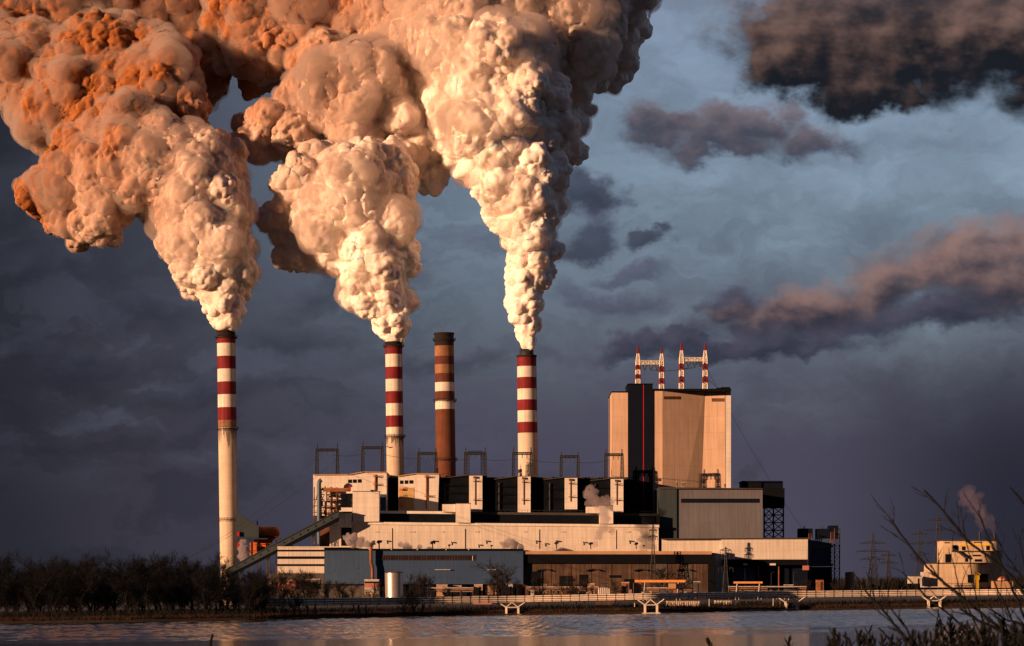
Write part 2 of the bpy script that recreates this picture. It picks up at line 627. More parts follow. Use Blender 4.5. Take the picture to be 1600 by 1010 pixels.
def billow_mesh(name, spheres, voxel, seed, fine=1.0, heads=9, rag=1.0):
    """spheres: (x,y,z,r). A cauliflower hull: heads on the spheres, remeshed, then creased bumps of three sizes"""
    rg = np.random.default_rng(seed)
    S = [tuple(s) for s in spheres]
    out = list(S)
    for x, y, z, r in S:
        for _ in range(heads):
            d = rg.normal(size=3)
            d /= np.linalg.norm(d)
            if d[1] > 0.55:
                d[1] *= -1
            rr = r * rg.uniform(0.28, 0.58)
            k = r * rg.uniform(0.72, rag)
            out.append((x + d[0] * k, y + d[1] * k, z + d[2] * k, rr))
    vs, fs, k = [], [], 0
    for x, y, z, r in out:
        tv, tf = ICO3 if r > 14 else ICO2
        vs.append(tv * r + np.array([x, y, z]))
        fs.append(tf + k)
        k += len(tv)
    me = bpy.data.meshes.new(name + "_hull")
    V, Fc = np.concatenate(vs), np.concatenate(fs)
    me.from_pydata(V.tolist(), [], Fc.tolist())
    o = bpy.data.objects.new(name + "_hull", me)
    COL.objects.link(o)
    md = o.modifiers.new("hull", "REMESH")
    md.mode = "VOXEL"
    md.voxel_size = voxel
    dg = bpy.context.evaluated_depsgraph_get()
    ev = o.evaluated_get(dg).to_mesh()
    n = len(ev.vertices)
    v = np.empty(n * 3)
    ev.vertices.foreach_get("co", v)
    v = v.reshape(-1, 3)
    f = np.empty(len(ev.polygons) * 4, dtype=np.int64)
    lt = np.empty(len(ev.polygons), dtype=np.int64)
    ev.polygons.foreach_get("loop_total", lt)
    assert (lt == 4).all()
    ev.loops.foreach_get("vertex_index", f)
    f = f.reshape(-1, 4)
    o.evaluated_get(dg).to_mesh_clear()
    bpy.data.objects.remove(o)
    bpy.data.meshes.remove(me)
    # local plume radius: of the sphere whose surface is nearest
    A = np.array(S)
    loc = np.zeros(n)
    best = np.full(n, 1e9)
    for x, y, z, r in A:
        d = np.abs(np.sqrt(((v - (x, y, z)) ** 2).sum(1)) - r)
        s = d < best
        best[s], loc[s] = d[s], r
    for _ in range(2):
        loc = smooth_attr(loc, f, n)
    w = np.clip(loc / 26.0, 0.18, 1.0)
    for cell, amp, sd in ((27, 13.0, 1), (13.0, 8.0, 2), (6.0, 2.9, 3), (2.6, 0.95, 4)):
        nv = normals(v, f)
        warp = np.stack([vnoise(v, cell * 0.7, 50 + sd * 3 + i) + 0.5 * vnoise(v, cell * 0.3, 70 + sd * 3 + i) for i in range(3)], 1) - 0.75
        d2 = worley(v + warp * cell * 0.8, cell, seed * 10 + sd)
        a = amp * np.clip(w * (26.0 / cell) * 0.45, 0.0, 1.0) if cell > 5 else amp * np.clip(w * 3, 0.5, 1.0)
        a = a * (0.2 + 1.4 * vnoise(v, cell * 2.5, 90 + sd))
        if cell < 5:
            a = a * fine * np.clip(1.35 - 0.75 * w, 0.4, 1.2)
        v = v + nv * (a * (0.42 - np.minimum(d2, 1.2)))[:, None]
        v = v + nv * (a * 0.55 * (vnoise(v, cell * 0.55, 30 + sd) - 0.5))[:, None]
    nv = normals(v, f)
    for i in range(3):
        for _ in range(3):
            nv[:, i] = smooth_attr(nv[:, i], f, n)
    return v, f, w, nv


def smooth_attr(x, f, n):
    acc, cnt = np.zeros(n), np.zeros(n)
    m = x[f].mean(1)
    for k in range(4):
        acc += np.bincount(f[:, k], m, n)
        cnt += np.bincount(f[:, k], minlength=n)
    return acc / np.maximum(cnt, 1)


def np_object(name, v, f, m, loc):
    me = bpy.data.meshes.new(name)
    v = v - np.array(loc)
    me.vertices.add(len(v))
    me.vertices.foreach_set("co", v.ravel())
    k = f.shape[1]
    me.loops.add(len(f) * k)
    me.loops.foreach_set("vertex_index", f.ravel().astype(np.int32))
    me.polygons.add(len(f))
    me.polygons.foreach_set("loop_start", (np.arange(len(f)) * k).astype(np.int32))
    me.polygons.foreach_set("use_smooth", np.ones(len(f), dtype=bool))
    me.update(calc_edges=True)
    me.materials.append(m)
    o = bpy.data.objects.new(name, me)
    COL.objects.link(o)
    o.location = loc
    return o


def sph(px, row, r, Y):
    p = W(px, row, Y)
    return (p.x, p.y, p.z, r / F * Y)


def chain(pts):
    out = []
    for a, b in zip(pts[:-1], pts[1:]):
        d = math.dist(a[:2], b[:2])
        n = max(1, int(d / (0.4 * min(a[2], b[2]))))
        for i in range(n):
            t = i / n
            out.append(sph(*[a[k] + (b[k] - a[k]) * t for k in range(4)]))
    out.append(sph(*pts[-1]))
    return out


Y1, Y2 = 1905.0, 1915.0
def smoke_core_material():
    m = smoke_material("smoke_core", (0.7, 0.7, 0.7), (1.0, 0.42, 0.18), 1.9)
    nt = m.node_tree
    N, L = nt.nodes, nt.links
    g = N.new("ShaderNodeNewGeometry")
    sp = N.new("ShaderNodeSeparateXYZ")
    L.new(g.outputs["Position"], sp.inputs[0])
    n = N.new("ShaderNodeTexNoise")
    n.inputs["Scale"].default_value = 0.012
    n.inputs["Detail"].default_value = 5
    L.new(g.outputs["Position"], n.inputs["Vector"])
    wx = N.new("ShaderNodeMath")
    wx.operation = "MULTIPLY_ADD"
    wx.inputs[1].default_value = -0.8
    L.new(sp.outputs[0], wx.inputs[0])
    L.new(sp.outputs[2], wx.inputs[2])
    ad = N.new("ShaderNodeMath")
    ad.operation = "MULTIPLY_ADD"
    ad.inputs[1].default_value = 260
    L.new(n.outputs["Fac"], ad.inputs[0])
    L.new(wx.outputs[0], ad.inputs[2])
    mr = N.new("ShaderNodeMapRange")          # white when fresh, browner when older; darkened high and left in place of shade
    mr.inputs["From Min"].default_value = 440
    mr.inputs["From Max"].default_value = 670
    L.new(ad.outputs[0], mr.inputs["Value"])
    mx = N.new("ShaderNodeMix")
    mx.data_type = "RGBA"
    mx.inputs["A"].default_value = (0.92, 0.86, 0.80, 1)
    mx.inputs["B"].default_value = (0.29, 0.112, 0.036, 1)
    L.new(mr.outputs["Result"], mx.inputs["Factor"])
    L.new(mx.outputs["Result"], N["Principled BSDF"].inputs["Base Color"])
    return m


def smoke_veil_material(dens, name):
    m = bpy.data.materials.new(name)
    m.use_nodes = True
    nt = m.node_tree
    nt.nodes.remove(nt.nodes["Principled BSDF"])
    vol = nt.nodes.new("ShaderNodeVolumePrincipled")
    vol.inputs["Color"].default_value = (0.84, 0.74, 0.68, 1)
    vol.inputs["Density"].default_value = dens
    vol.inputs["Anisotropy"].default_value = 0.2
    nt.links.new(vol.outputs[0], nt.nodes["Material Output"].inputs["Volume"])
    return m


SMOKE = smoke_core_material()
VEIL = smoke_veil_material(0.11, "smoke_veil")


def build_smoke():
    p1 = chain([(356, 509, 12.5, Y1), (355, 494, 18, Y1), (352, 476, 26, Y1), (346, 450, 38, Y1), (338, 412, 50, Y1), (322, 365, 60, Y1), (305, 320, 62, Y1 + 6), (325, 275, 52, Y1 + 12)])
    p1 += chain([(275, 262, 62, Y1 + 10), (215, 262, 66, Y1 + 22), (165, 275, 52, Y1 + 24), (172, 318, 42, Y1 + 20), (155, 345, 34, Y1 + 26)])
    p1 += [sph(*s) for s in ((100, 295, 50, Y1 + 44), (62, 305, 34, Y1 + 46), (125, 335, 42, Y1 + 48), (205, 215, 62, Y1 + 34), (150, 235, 52, Y1 + 46), (345, 310, 42, Y1 + 16), (348, 255, 34, Y1 + 20),
            (240, 160, 74, Y1 + 70), (290, 175, 30, Y1 + 66), (175, 165, 76, Y1 + 80), (110, 175, 66, Y1 + 90), (60, 120, 70, Y1 + 105), (10, 90, 66, Y1 + 120), (160, 95, 70, Y1 + 95), (225, 110, 52, Y1 + 90))]
    p1 += [sph(*s) for s in ((120, 40, 80, Y1 + 160), (310, 60, 52, Y1 + 178), (316, 125, 40, Y1 + 168), (306, 5, 50, Y1 + 182), (220, 20, 75, Y1 + 170), (40, 20, 80, Y1 + 160), (-40, 40, 80, Y1 + 150), (170, -40, 90, Y1 + 180), (60, -60, 90, Y1 + 170), (270, -50, 60, Y1 + 190))]
    p2 = chain([(618, 526, 11.5, Y2), (615, 512, 18, Y2), (608, 498, 24, Y2), (598, 470, 36, Y2), (585, 435, 46, Y2), (574, 390, 55, Y2), (560, 345, 66, Y2), (550, 310, 74, Y2)])
    p2 += [sph(*s) for s in ((492, 288, 52, Y2 + 6), (545, 282, 56, Y2 - 4), (605, 285, 48, Y2 + 4), (470, 320, 40, Y2 + 10), (520, 375, 46, Y2 + 8), (620, 380, 26, Y2 + 4), (625, 330, 28, Y2 + 6), (575, 255, 30, Y2), (490, 250, 26, Y2 + 6),
            (470, 390, 34, Y2 + 60), (455, 350, 34, Y2 + 60),
            (560, 140, 72, Y2 + 40), (615, 180, 56, Y2 + 44), (640, 240, 40, Y2 + 40), (672, 272, 26, Y2 + 44), (500, 150, 55, Y2 + 46), (450, 200, 42, Y2 + 50), (400, 215, 36, Y2 + 54), (510, 95, 44, Y2 + 52), (560, 205, 44, Y2 + 34), (600, 120, 50, Y2 + 50),
            (420, 50, 74, Y2 + 120), (388, 85, 34, Y2 + 130), (372, 20, 46, Y2 + 130), (490, 20, 80, Y2 + 115), (575, 40, 66, Y2 + 100), (420, -40, 80, Y2 + 125), (520, -50, 80, Y2 + 120), (395, 128, 24, Y2 + 120))]
    p3 = chain([(825, 539, 9, Y2), (824, 520, 13, Y2), (823, 503, 17, Y2), (821, 478, 21, Y2), (821, 452, 23, Y2), (826, 422, 29, Y2), (830, 388, 33, Y2), (826, 352, 39, Y2), (818, 312, 47, Y2), (805, 270, 58, Y2 + 2), (790, 225, 72, Y2 + 6), (778, 180, 84, Y2 + 10), (772, 140, 88, Y2 + 18)])
    p3 += [sph(*s) for s in ((860, 268, 30, Y2 - 4), (856, 205, 34, Y2 + 2), (866, 392, 15, Y2 + 2), (735, 222, 44, Y2 + 8), (722, 160, 42, Y2 + 14), (845, 165, 40, Y2 + 12), (770, 300, 22, Y2), (790, 345, 18, Y2),
            (740, 70, 95, Y2 + 55), (660, 70, 72, Y2 + 62), (810, 50, 92, Y2 + 55), (620, 20, 74, Y2 + 80), (870, 60, 62, Y2 + 62), (700, 110, 66, Y2 + 40), (920, 40, 56, Y2 + 80),
            (880, 120, 46, Y2 + 90), (905, 90, 50, Y2 + 120), (940, 70, 52, Y2 + 130), (968, 45, 40, Y2 + 140), (970, 92, 26, Y2 + 142), (988, 35, 22, Y2 + 142), (875, 190, 34, Y2 + 110), (885, 235, 26, Y2 + 112), (895, 150, 34, Y2 + 118),
            (760, -20, 100, Y2 + 70), (660, -40, 90, Y2 + 80), (850, -30, 90, Y2 + 80), (940, -10, 66, Y2 + 120), (980, -5, 34, Y2 + 138))]
    for s, pos, seed, vox, lab in (
        (p1, (356, 516, Y1), 11, 0.95, "thick sunlit smoke plume from the cream striped chimney beside the bare wood"),
        (p2, (618, 534, Y2), 12, 0.95, "thick sunlit smoke plume rising from the slimmer striped chimney next to the brown chimney"),
        (p3, (825, 544, Y2), 13, 0.95, "tallest and widest smoke plume, rising from the striped chimney with a narrow black inner tip"),
    ):
        v, f, w, nv = billow_mesh("smoke_plume", s, vox, seed)
        t = thing("smoke_plume", lab, "smoke plume", W(*pos), "smoke plumes over the chimneys")
        wide = np.clip((w - 0.45) / 0.55, 0, 1)
        vs = v.copy()
        for _ in range(4):
            for i in range(3):
                vs[:, i] = smooth_attr(vs[:, i], f, len(v))
        shell = 0.35 * vs + 0.65 * v + nv * ((0.5 + 6.0 * wide) * np.clip(1.7 * vnoise(v, 26, 5) + 1.3 * vnoise(v, 10, 7) - 0.95, 0.05, 1.5) + 1.2 * wide * (vnoise(v, 7, 6) - 0.5))[:, None]
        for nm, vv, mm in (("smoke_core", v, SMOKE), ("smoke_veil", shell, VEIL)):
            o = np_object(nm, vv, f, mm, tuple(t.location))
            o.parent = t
            o.location = (0, 0, 0)


build_smoke()
# ------------------------------------------------------------------ materials of the plant
WHITE = mat("white_cladding", (0.74, 0.68, 0.60), 0.7, 0.15, 0.05, streak=0.17, panel=(6.0, 3.0, 0.10))
CREAM = mat("cream_cladding", (0.66, 0.60, 0.52), 0.75, 0.16, 0.05, streak=0.2, panel=(7.5, 5.0, 0.10))
TOWERW = mat("tower_cladding", (0.60, 0.42, 0.30), 0.75, 0.16, 0.035, streak=0.15, panel=(4.5, 11.0, 0.12))
BLUE = mat("blue_grey_sheet", (0.030, 0.068, 0.150), 0.65, 0.2, 0.05, streak=0.2, panel=(1.2, 40.0, 0.10))
BLUEL = mat("pale_blue_sheet", (0.038, 0.080, 0.160), 0.65, 0.2, 0.05, streak=0.2, panel=(1.2, 40.0, 0.10))
GREYG = mat("grey_sheet", (0.135, 0.135, 0.155), 0.7, 0.18, 0.04, streak=0.2, panel=(2.4, 12.0, 0.10))
GREENG = mat("grey_green_sheet", (0.030, 0.046, 0.054), 0.7, 0.18, 0.05, streak=0.2)
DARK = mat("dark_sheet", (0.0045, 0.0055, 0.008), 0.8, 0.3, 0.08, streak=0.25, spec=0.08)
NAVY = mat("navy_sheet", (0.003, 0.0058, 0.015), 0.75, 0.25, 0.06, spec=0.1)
GLASS = mat("dark_glazing", (0.006, 0.008, 0.012), 0.28, 0.4, 0.3, panel=(1.5, 2.2, 0.14), spec=0.2)
ROOF = mat("bitumen_roof", (0.05, 0.042, 0.038), 0.9, 0.25, 0.08)
BROWNW = mat("brown_facade", (0.13, 0.078, 0.052), 0.85, 0.5, 0.07, streak=0.55, panel=(5.0, 4.0, 0.12), tint=(0.09, 0.055, 0.04))
OCHRE = mat("ochre_trim", (0.42, 0.25, 0.14), 0.8, 0.2, 0.1)
STEEL = mat("grey_steel", (0.06, 0.062, 0.068), 0.55, 0.2, 0.6, metal=0.2)
STEELD = mat("dark_steel", (0.022, 0.023, 0.027), 0.6, 0.2, 0.6)
RUST = mat("rust", (0.36, 0.13, 0.045), 0.85, 0.4, 0.25, tint=(0.16, 0.06, 0.03))
RUSTD = mat("dark_rust", (0.16, 0.065, 0.035), 0.85, 0.4, 0.3, tint=(0.06, 0.03, 0.02))
ORANGE = mat("orange_paint", (0.60, 0.13, 0.02), 0.7, 0.25, 0.3, tint=(0.40, 0.11, 0.035))
REDW = mat("red_paint", (0.20, 0.010, 0.015), 0.75, 0.4, 0.12, streak=0.4)
REDB = mat("bright_red_paint", (0.34, 0.012, 0.018), 0.6, 0.2, 0.2)
WHITEP = mat("white_paint", (0.74, 0.68, 0.59), 0.75, 0.2, 0.12, streak=0.26)
SOOT = mat("soot_band", (0.022, 0.012, 0.011), 0.9, 0.4, 0.15, streak=0.3)
BRICK = mat("red_brown_brick", (0.145, 0.052, 0.028), 0.9, 0.25, 0.15, streak=0.2, panel=(2.0, 1.0, 0.06))
BRICKD = mat("dark_brick_band", (0.11, 0.035, 0.022), 0.9, 0.3, 0.15, streak=0.25)
FADED = mat("faded_orange_band", (0.32, 0.165, 0.09), 0.9, 0.35, 0.14, streak=0.3, tint=(0.25, 0.11, 0.055))
BRIDGEC = mat("pale_concrete", (0.68, 0.60, 0.50), 0.8, 0.18, 0.5, streak=0.15)
PIPEM = mat("pipe_lagging", (0.64, 0.54, 0.45), 0.5, 0.25, 0.3)
YELLOW = mat("yellow_paint", (0.80, 0.50, 0.03), 0.6, 0.15, 0.4)
SILVER = mat("silver_tank_sheet", (0.55, 0.50, 0.44), 0.36, 0.15, 0.2, metal=0.7)
SALMON = mat("salmon_band", (0.42, 0.16, 0.12), 0.7, 0.2, 0.3)
STUFFW = mat("pale_render", (0.50, 0.44, 0.38), 0.8, 0.25, 0.3, streak=0.2)
GRIMY = mat("grimy_grey", (0.10, 0.085, 0.075), 0.85, 0.35, 0.2, streak=0.3)

GZ = 2.5   # yard level


# ------------------------------------------------------------------ chimneys
def chimney(px, Y, rows, mats, width_top, width_bot, label, rings=(), brackets=(), inner=None, ringm=None):
    base = W(px, 760, Y)
    base.z = GZ
    t = thing("chimney", label, "chimney", base, "power plant chimneys")
    zt, zb = W(px, rows[0], Y).z, GZ
    r = lambda z: (width_bot + (width_top - width_bot) * (z - zb) / (zt - zb)) / 2 / F * Y
    zs = [W(px, q, Y).z for q in rows]
    prof, mi = [(r(zb), zb)], []
    for k in range(len(rows) - 1, -1, -1):
        # two rings per colour step so the edge stays crisp
        prof.append((r(zs[k]), zs[k]))
        mi.append(k)
    mb = MB().lathe((base.x, base.y), prof, 56, [i for i in mi], capt=False)
    sh = part("shaft", mb, mats, t, True)
    lip = MB().lathe((base.x, base.y), [(r(zt) + 0.02, zt - 1.2), (r(zt) + 0.4, zt - 0.9), (r(zt) + 0.4, zt + 0.25), (r(zt) - 0.7, zt + 0.25), (r(zt) - 0.9, zt - 6)], 48)
    part("rim", lip, SOOT, t, True)
    if inner:
        zi = W(px, inner[0], Y).z
        ri = inner[1] / 2 / F * Y
        part("flue_tip", MB().lathe((base.x, base.y), [(ri, zt - 0.5), (ri, zi), (ri - 0.5, zi), (ri - 0.6, zi - 4)], 40), STEELD, t, True)
    for row, half in rings:
        z = W(px, row, Y).z
        g = r(z)
        m = MB().lathe((base.x, base.y), [(g - 0.1, z - 0.45), (g + 1.3, z - 0.35), (g + 1.3, z - 0.15), (g - 0.1, z - 0.05)], 40, capt=False)
        for k in range(24):
            th = 2 * math.pi * k / 24
            c, s = math.cos(th), math.sin(th)
            m.bar((base.x + (g + 1.25) * c, base.y + (g + 1.25) * s, z - 0.2), (base.x + (g + 1.25) * c, base.y + (g + 1.25) * s, z + 1.1), 0.12)
            m.bar((base.x + g * c, base.y + g * s, z - 1.6), (base.x + (g + 1.1) * c, base.y + (g + 1.1) * s, z - 0.4), 0.14)
        for hh in (0.55, 1.1):
            m.tube([(base.x + (g + 1.25) * math.cos(q * math.pi / 16), base.y + (g + 1.25) * math.sin(q * math.pi / 16), z + hh) for q in range(33)], 0.06, 4)
        part("platform", m, STEELD, t)
    # ladder with safety hoops on the flank
    m = MB()
    th = R(-20)
    for dz0 in (-0.35, 0.35):
        m.tube([(base.x + (r(z) + 0.35) * math.cos(th), base.y + (r(z) + 0.35) * math.sin(th) + dz0, z) for z in np.linspace(GZ + 2, zt, 12)], 0.07, 4)
    for z in np.arange(GZ + 3, zt, 1.2):
        m.bar((base.x + (r(z) + 0.35) * math.cos(th), base.y + (r(z) + 0.35) * math.sin(th) - 0.35, z), (base.x + (r(z) + 0.35) * math.cos(th), base.y + (r(z) + 0.35) * math.sin(th) + 0.35, z), 0.06)
    part("ladder", m, STEELD, t)
    for row, side in brackets:
        z = W(px, row, Y).z
        g = r(z)
        m = MB().box(base.x + side * g - 1.4, base.x + side * g + 1.9, base.y - g - 1.6, base.y - g - 0.05, z - 0.25, z + 0.1)
        for k in range(5):
            x = base.x + side * g - 1.4 + k * 0.82
            m.bar((x, base.y - g - 1.5, z), (x, base.y - g - 1.5, z + 1.2), 0.1)
        part("bracket_platform", m, STEELD, t)
    return t


def zdrip(px, row, Y, n):
    return (W(px, row, Y).z - GZ, n)


CONC1 = mat("concrete_chimney_west", (0.64, 0.52, 0.40), 0.85, 0.14, 0.08, streak=0.13, drip=zdrip(356, 670, Y1, 16), panel=(40, 2.4, 0.05))
CONC2 = mat("concrete_chimney_mid", (0.60, 0.49, 0.38), 0.85, 0.14, 0.08, streak=0.2, drip=zdrip(618, 684, Y2, 9), panel=(40, 2.4, 0.05))
CONC4 = mat("concrete_chimney_east", (0.64, 0.54, 0.44), 0.85, 0.12, 0.08, streak=0.12, panel=(40, 2.4, 0.05))
CH1 = chimney(356.5, Y1, [517, 529, 537, 557, 577, 597, 617, 637, 657, 668], [SOOT, REDW, WHITEP, REDW, WHITEP, REDW, WHITEP, REDW, FADED, CONC1], 29, 28,
        "cream chimney with red and white bands standing apart beside the bare wood", rings=((527, 1), (670, 1), (812, 1)))
CH2 = chimney(618, Y2, [535, 541, 554, 574, 593, 612, 631, 650, 668, 680], [SOOT, REDW, WHITEP, REDW, WHITEP, REDW, WHITEP, REDW, WHITEP, CONC2], 26.5, 27.5,
        "red and white banded chimney behind the long white gabled block, next to the brown one", rings=((541, 1), (682, 1)), brackets=((699, -1),))
CH3 = chimney(697, Y2 + 5, [521, 541, 557, 570, 584, 598, 612, 626, 640], [SOOT, FADED, BRICKD, FADED, BRICKD, WHITEP, BRICKD, WHITEP, BRICK], 30, 32,
        "brown brick chimney with faded bands and no smoke", rings=((531, 1), (626, 1), (718, 1)))
CH4 = chimney(825.5, Y2, [556, 573, 590, 608, 625, 642, 660, 677], [REDW, WHITEP, REDW, WHITEP, REDW, WHITEP, REDW, CONC4], 30, 32,
        "widest red and white banded chimney with a narrow black flue tip on top", inner=(546, 22))


# ------------------------------------------------------------------ boiler house blocks
def pxpoly(pts, Y):
    return [W(a, b, Y) for a, b in pts]


YB = 1862.0   # face of the boiler blocks


def block_white(x0, x1, roofpts, rb, label, wins, stain, extra=None):
    """white gabled boiler block: wall outline from roof points down to row rb"""
    base = W((x0 + x1) / 2, 900, YB)
    base.z = GZ
    t = thing("boiler_block", label, "boiler house", base, "boiler blocks in a row")
    m = MB().prism(pxpoly([(x0, rb)] + [(a, b + 0.6) for a, b in roofpts] + [(x1, rb)], YB), (0, 46, 0))
    part("wall", m, WHITE, t)
    m = MB()
    for (a, b), (c, d) in zip(roofpts[:-1], roofpts[1:]):
        p = pxpoly([(a - 0.4, b), (c + 0.4, d), (c + 0.4, d + 1.4), (a - 0.4, b + 1.4)], YB - 1.2)
        m.prism(p, (0, 48.5, 0))
    part("roof", m, OCHRE, t)
    for wx0, wx1, r0, r1 in wins:
        f = part("window", MB().px(wx0, wx1, r0, r1, YB - 0.25, 0.22), STEELD, t)
        mm = MB().px(wx0 + 0.5, wx1 - 0.5, r0 + 0.5, r1 - 0.5, YB - 0.32, 0.05)
        part("pane", mm, GLASS, f)
    sx0, sx1, r0, r1 = stain
    m = MB().px(sx0 + 2.2, sx0 + 4.0, r0, r1, YB - 1.0, 0.98)
    for k, q in enumerate((r0 + 2, r0 + (r1 - r0) * 0.62)):
        m.px(sx0, sx1, q, q + 0.9, YB - 2.6, 2.5)
        m.px(sx0, sx1, q - 2.4, q - 2.0, YB - 2.6, 0.2)
        for xx in (sx0, (sx0 + sx1) / 2, sx1 - 0.4):
            m.px(xx, xx + 0.4, q - 2.4, q, YB - 2.6, 0.2)
    part("stair_landing", m, RUST, t)
    return t


b1 = block_white(489.3, 604, [(489.3, 741.4), (545, 741), (567, 737), (604, 737.6)], 806, "long white gabled boiler block above the inclined conveyor, with three small square windows",
                 [(543.8, 549.5, 749.5, 755), (551.2, 557, 749.3, 754.8), (559, 564.6, 749, 754.5)], (583, 590, 742, 766))
part("upper_recess", MB().px(592.5, 603, 772.5, 799, YB - 0.3, 0.28), BLUE, b1)
b2 = block_white(622.5, 684, [(622.5, 743.5), (648, 739.6), (686, 740)], 806, "short white gabled boiler block with yellow balconies down one side",
                 [(624.8, 629.8, 751, 756.5), (632.2, 637.4, 750.8, 756.3), (639.6, 645.4, 750.6, 756)], (663, 671, 743, 795))
for r_ in (764, 776, 790):
    m = MB().px(623.5, 629, r_, r_ + 2, YB - 2.4, 2.3).px(623.5, 629, r_ - 3.5, r_ - 3, YB - 2.4, 0.25)
    for x_ in (623.5, 626, 628.6):
        m.px(x_, x_ + 0.4, r_ - 3.0, r_, YB - 2.4, 0.25)
    part("balcony", m, ORANGE, b2)
part("ochre_panel", MB().px(623.5, 647, 762, 797, YB - 0.2, 0.17), mat("yellow_ochre_panel", (0.52, 0.34, 0.15), 0.8, 0.2, 0.1), b2)


def block_dark(x0, xs0, xs1, x1, r_l, r_m, r_r, strip, rb, label):
    base = W((x0 + x1) / 2, 900, YB)
    base.z = GZ
    t = thing("boiler_block", label, "boiler house", base, "boiler blocks in a row")
    # body with a shed roof rising to the stair tower
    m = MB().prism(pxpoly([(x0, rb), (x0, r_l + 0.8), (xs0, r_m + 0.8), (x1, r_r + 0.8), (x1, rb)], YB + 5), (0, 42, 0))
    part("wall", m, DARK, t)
    m = MB()
    for (a, b), (c, d) in (((x0, r_l), (xs0, r_m)), ((xs0, r_m), (x1, r_r))):
        m.prism(pxpoly([(a, b), (c, d), (c, d + 1.3), (a, b + 1.3)], YB + 3.4), (0, 44, 0))
    part("roof", m, ROOF, t)
    tw = part("stair_tower", MB().px(xs0, xs1, strip[0], strip[1], YB - 1, 6.2), WHITE, t)
    m = MB().px(xs0 + (xs1 - xs0) * 0.44, xs0 + (xs1 - xs0) * 0.51, strip[0] + 5, strip[1] - 12, YB - 1.4, 0.38)
    for q in (strip[0] + 8, strip[1] - 20):
        m.px(xs0 + (xs1 - xs0) * 0.30, xs0 + (xs1 - xs0) * 0.68, q, q + 0.9, YB - 3, 1.98)
        m.px(xs0 + (xs1 - xs0) * 0.34, xs0 + (xs1 - xs0) * 0.60, q - 2.6, q - 2.1, YB - 3, 0.2)
    m.px(xs0 + (xs1 - xs0) * 0.32, xs0 + (xs1 - xs0) * 0.58, strip[0] + 1, strip[0] + 4, YB - 2.4, 1.38)
    part("landing", m, RUSTD, tw)
    for q in ((r_l + 16, r_l + 31) if int(x0) % 2 else (r_l + 12, r_l + 24, r_l + 38)):
        cw = MB().px(x0 + 1, xs0 - 1, q, q + 0.7, YB + 2.8, 2.1)
        cw.px(x0 + 1, xs0 - 1, q - 2.6, q - 2.3, YB + 2.8, 0.15)
        for xx in np.arange(x0 + 2, xs0 - 1, 4.5):
            cw.px(xx, xx + 0.3, q - 2.6, q, YB + 2.8, 0.15)
        part("catwalk", cw, DARK, t)
    part("riser_pipe", MB().tube([W(x0 + 6 + (int(x0) % 5), rb - 8, YB + 3.6), W(x0 + 6 + (int(x0) % 5), r_l + 6, YB + 3.6)], 0.5, 8), STEELD, t, True)
    part("roof_vent", MB().px(x0 + 12, x0 + 17, r_l - 3.5, r_l - 0.5, YB + 22, 4), STEELD, t)
    part("glazing_band", MB().px(x0 + 2, xs0 - 2, r_l + 8, rb - 6, YB + 4.6, 0.3), GLASS, t)
    return t


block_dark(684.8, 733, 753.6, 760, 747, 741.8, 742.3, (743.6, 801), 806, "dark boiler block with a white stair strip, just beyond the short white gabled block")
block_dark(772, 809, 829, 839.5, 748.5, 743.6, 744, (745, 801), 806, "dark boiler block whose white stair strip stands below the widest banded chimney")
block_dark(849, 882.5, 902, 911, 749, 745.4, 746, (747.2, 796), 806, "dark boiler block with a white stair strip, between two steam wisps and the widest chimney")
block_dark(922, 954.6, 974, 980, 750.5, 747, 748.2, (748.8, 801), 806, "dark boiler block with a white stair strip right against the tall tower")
# recessed link walls behind and between the blocks
lk = thing("boiler_hall", "dark set-back hall wall linking the boiler blocks in the row", "hall", (W(790, 900, YB + 20).x, YB + 20, GZ))
part("wall", MB().px(500, 982, 748, 812, YB + 22, 60), NAVY, lk)
part("roof", MB().px(500, 982, 746, 748, YB + 21.5, 61), ROOF, lk)


# ------------------------------------------------------------------ turbine hall
YT = 1838.0
th = thing("turbine_hall", "long cream turbine hall with a dark glazed strip under its roof edge", "hall", (W(790, 900, YT).x, YT, GZ))
m = MB().prism(pxpoly([(549, 862), (549, 819.5), (1029, 824.5), (1029, 862)], YT), (0, 20, 0))
part("wall", m, CREAM, th)
m = MB().prism(pxpoly([(548, 819.5), (548, 815.5), (1030, 820.3), (1030, 824.3)], YT - 1.0), (0, 22, 0))
part("cornice", m, WHITE, th)
m = MB().prism(pxpoly([(549, 818), (549, 802), (1024, 806), (1024, 822)], YT + 10), (0, 14, 0))
part("clerestory", m, GLASS, th)
m = MB().prism(pxpoly([(592, 802.4), (592, 798.3), (712, 799.4), (712, 803.5)], YT + 9), (0, 18, 0))
part("parapet", m, WHITE, th)
m = MB().prism(pxpoly([(712, 803.6), (712, 799.8), (1029, 802.6), (1029, 806.6)], YT + 9), (0, 18, 0))
part("parapet", m, ROOF, th)
part("end_column", MB().px(1026.5, 1031, 806, 862, YT + 1, 18), DARK, th)
